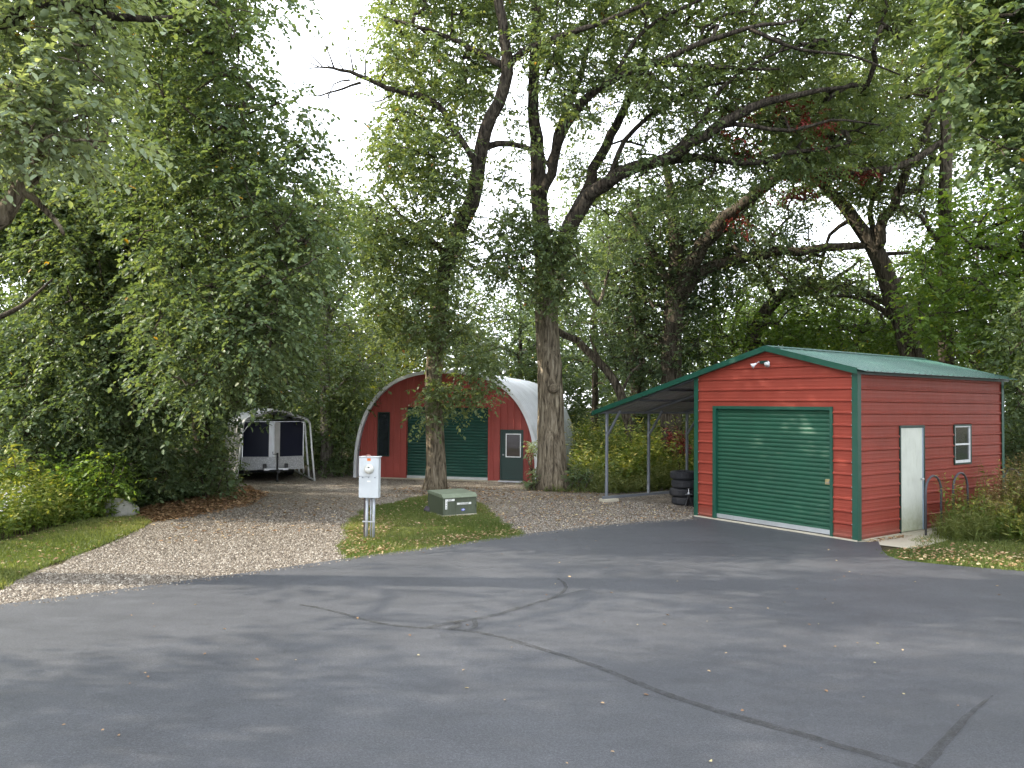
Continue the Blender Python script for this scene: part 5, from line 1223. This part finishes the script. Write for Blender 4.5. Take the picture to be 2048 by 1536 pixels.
grass('grass', 'mown grass of the island around the meter and utility cabinet', lawn_island, 62000, .055, 401)
grass('grass', 'rough grass of the left verge', lawn_left, 75000, .07, 402)
vis_right = [gar(-.4, 1.2)[:2], gar(-.75, .7)[:2], gar(-.9, .12)[:2]]+[p[:2] for p in rpts[:6]]+[np.array([13., 13.]), np.array([14., 17.]), gar(-2., 5.)[:2], gar(-.4, 2.6)[:2]]
grass('grass', 'grass of the right verge beside the garage', vis_right, 52000, .05, 403)
# long edge tufts where lawn meets the drive
def litter(parts, seed):
    rng = np.random.default_rng(seed); Vs, Fs, Ts = [], [], []; off = 0
    for poly, n, s0, s1, t0, t1, z in parts:
        q = scatter_poly(poly, n, rng); pos = np.stack([q[:, 0], q[:, 1], np.full(n, z)+rng.uniform(.002, .012, n)], 1)
        a = rng.uniform(0, 6.28, n); d = np.stack([np.cos(a), np.sin(a), rng.normal(0, .18, n)], 1); nr = unit(np.array([0, 0, 1.0])+rng.normal(0, .25, (n, 3)))
        V, F, k = leaf_geo(pos, d, nr, rng.uniform(s0, s1, n), .6, True, .35); Vs.append(V); Fs.append(F+off); off += len(V); Ts.append(np.repeat(rng.uniform(t0, t1, n), k))
    o = big_mesh('fallen_leaves', np.vstack(Vs), np.vstack(Fs), M['litter'], np.concatenate(Ts)); tag(o, 'dry fallen leaves lying on drive, grass and bank', 'leaves', None, 'stuff')
litter([
 (gp([(265, 1034), (300, 1046), (385, 1034), (500, 1012), (540, 985), (480, 975), (400, 995), (300, 1012)]), 2600, .05, .11, .0, .6, .0),
 (lawn_island, 700, .03, .07, .05, .85, .03), (gp([(684, 1092), (700, 1110), (760, 1075), (790, 1050), (740, 1020), (700, 1045)]), 420, .03, .07, .1, .8, .02),
 (gp([(690, 1113), (800, 1098), (920, 1082), (1045, 1067), (1040, 1058), (900, 1072), (700, 1100)]), 420, .03, .075, .2, .95, .015),
 (gp([(940, 1000), (1100, 985), (1220, 1000), (1390, 1015), (1390, 1036), (1200, 1048), (1050, 1064), (990, 1035)]), 1300, .03, .075, .1, .95, .0),
 (gp([(720, 1000), (800, 975), (950, 975), (1200, 985), (1220, 1000), (950, 1000), (850, 990)]), 600, .05, .10, .0, .7, .0),
 (gp([(300, 1090), (690, 1060), (720, 1000), (480, 990), (300, 1045)]), 500, .04, .09, .1, .8, .0),
 (lawn_left, 700, .03, .07, .1, .8, .03),
 (gp([(1768, 1105), (1800, 1120), (2048, 1143), (2200, 1156), (2200, 1120), (2000, 1105), (1850, 1095)]), 620, .035, .08, .1, .85, .03),
 (vis_right, 380, .035, .08, .3, 1, .02),
 ([gar(-.05, .1), gar(-.05, 1.5), gar(-.2, 1.5), gar(-.2, .1)], 90, .03, .08, .2, .9, .008),
 (gp([(60, 1490), (300, 1170), (800, 1105), (1350, 1050), (1700, 1090), (2000, 1150), (2040, 1530)]), 70, .02, .05, .1, .75, .014),
 ([(-3, 5.3), (3, 5.3), (5, 9), (-4, 9)], 22, .02, .045, .5, 1, .014)], 55)
def pebbles(name, label, parts, seed):
    rng = np.random.default_rng(seed); Vs, Ts = [], []
    for poly, n, s0, s1, z in parts:
        q = scatter_poly(poly, n, rng); sz = rng.uniform(s0, s1, n); a = rng.uniform(0, 6.28, n)
        P = np.zeros((n, 5, 3))
        for k in range(4):
            rr = sz*rng.uniform(.35, .65, n); P[:, k, 0] = q[:, 0]+rr*np.cos(a+k*1.5708); P[:, k, 1] = q[:, 1]+rr*np.sin(a+k*1.5708); P[:, k, 2] = z
        P[:, 4, 0] = q[:, 0]+rng.normal(0, .1, n)*sz; P[:, 4, 1] = q[:, 1]+rng.normal(0, .1, n)*sz; P[:, 4, 2] = z+sz*rng.uniform(.3, .6, n)
        Vs.append(P.reshape(-1, 3)); Ts.append(np.repeat(rng.random(n), 5))
    V = np.vstack(Vs); m_ = len(V)//5; F = (np.arange(m_)[:, None, None]*5+np.array([[0, 1, 4], [1, 2, 4], [2, 3, 4], [3, 0, 4]])[None]).reshape(-1, 3)
    o = big_mesh(name, V, F, M['pebble'], np.concatenate(Ts)); tag(o, label, 'gravel', None, 'stuff')
eg = [G(*p)[:2] for p in edge_px if -100 < p[0]]
band_out = eg+[e+np.array([.10, -.22]) for e in eg[::-1]]
pebbles('loose_gravel', 'loose stones on the drive and spilled over the asphalt edge', [
 (gp([(0, 1182), (160, 1112), (300, 1050), (470, 1010), (690, 1020), (690, 1116), (300, 1170), (0, 1209)]), 42000, .018, .042, -.006),
 (gp([(1000, 1045), (1060, 1000), (1220, 1000), (1390, 1012), (1390, 1038), (1200, 1051), (1045, 1068)]), 16000, .02, .045, -.006),
 (band_out, 900, .012, .03, .012)], 71)
# undergrowth and far wood closing the view
def mass(name, label, boxes, leaf, seed, size, nsp=6, nlf=8):
    rng = np.random.default_rng(seed); Cs = []
    for (x0, x1, y0, y1, z0, z1, n) in boxes:
        c = rng.uniform([x0, y0, z0], [x1, y1, z1], (n, 3)); hh = z1*(.7+.3*np.sin(c[:, 0]*.9)*np.sin(c[:, 0]*.37+1)); c = c[c[:, 2] < hh+.2]; Cs.append(c)
    C = np.vstack(Cs); V, F, T, a, b = sprays(C, np.full(len(C), size*3.2), nsp, nlf, size, .6, rng, fine=False); o = big_mesh(name, V, F, leaf, T); tag(o, label, 'woodland', None, 'stuff')
mass('undergrowth', 'shaded undergrowth along the woodland edge', [(-30, -9.5, 23, 30, .1, 5.5, 1300), (-9.5, -5.5, 30.5, 34, .1, 4.0, 200), (-6, 6, 35, 38, .1, 4.8, 700), (4, 16, 29, 34, .1, 4.4, 800), (12, 30, 24, 30, .1, 3.8, 520)], M['lf_dark'], 501, .17)
mass('far_wood', 'far wood reading as one mass behind the nearer trees', [(-60, 60, 42, 56, .1, 10.6, 8500), (-45, -20, 20, 44, .1, 9, 500), (24, 48, 16, 44, .1, 9, 500)], M['lf_dark'], 502, .34)
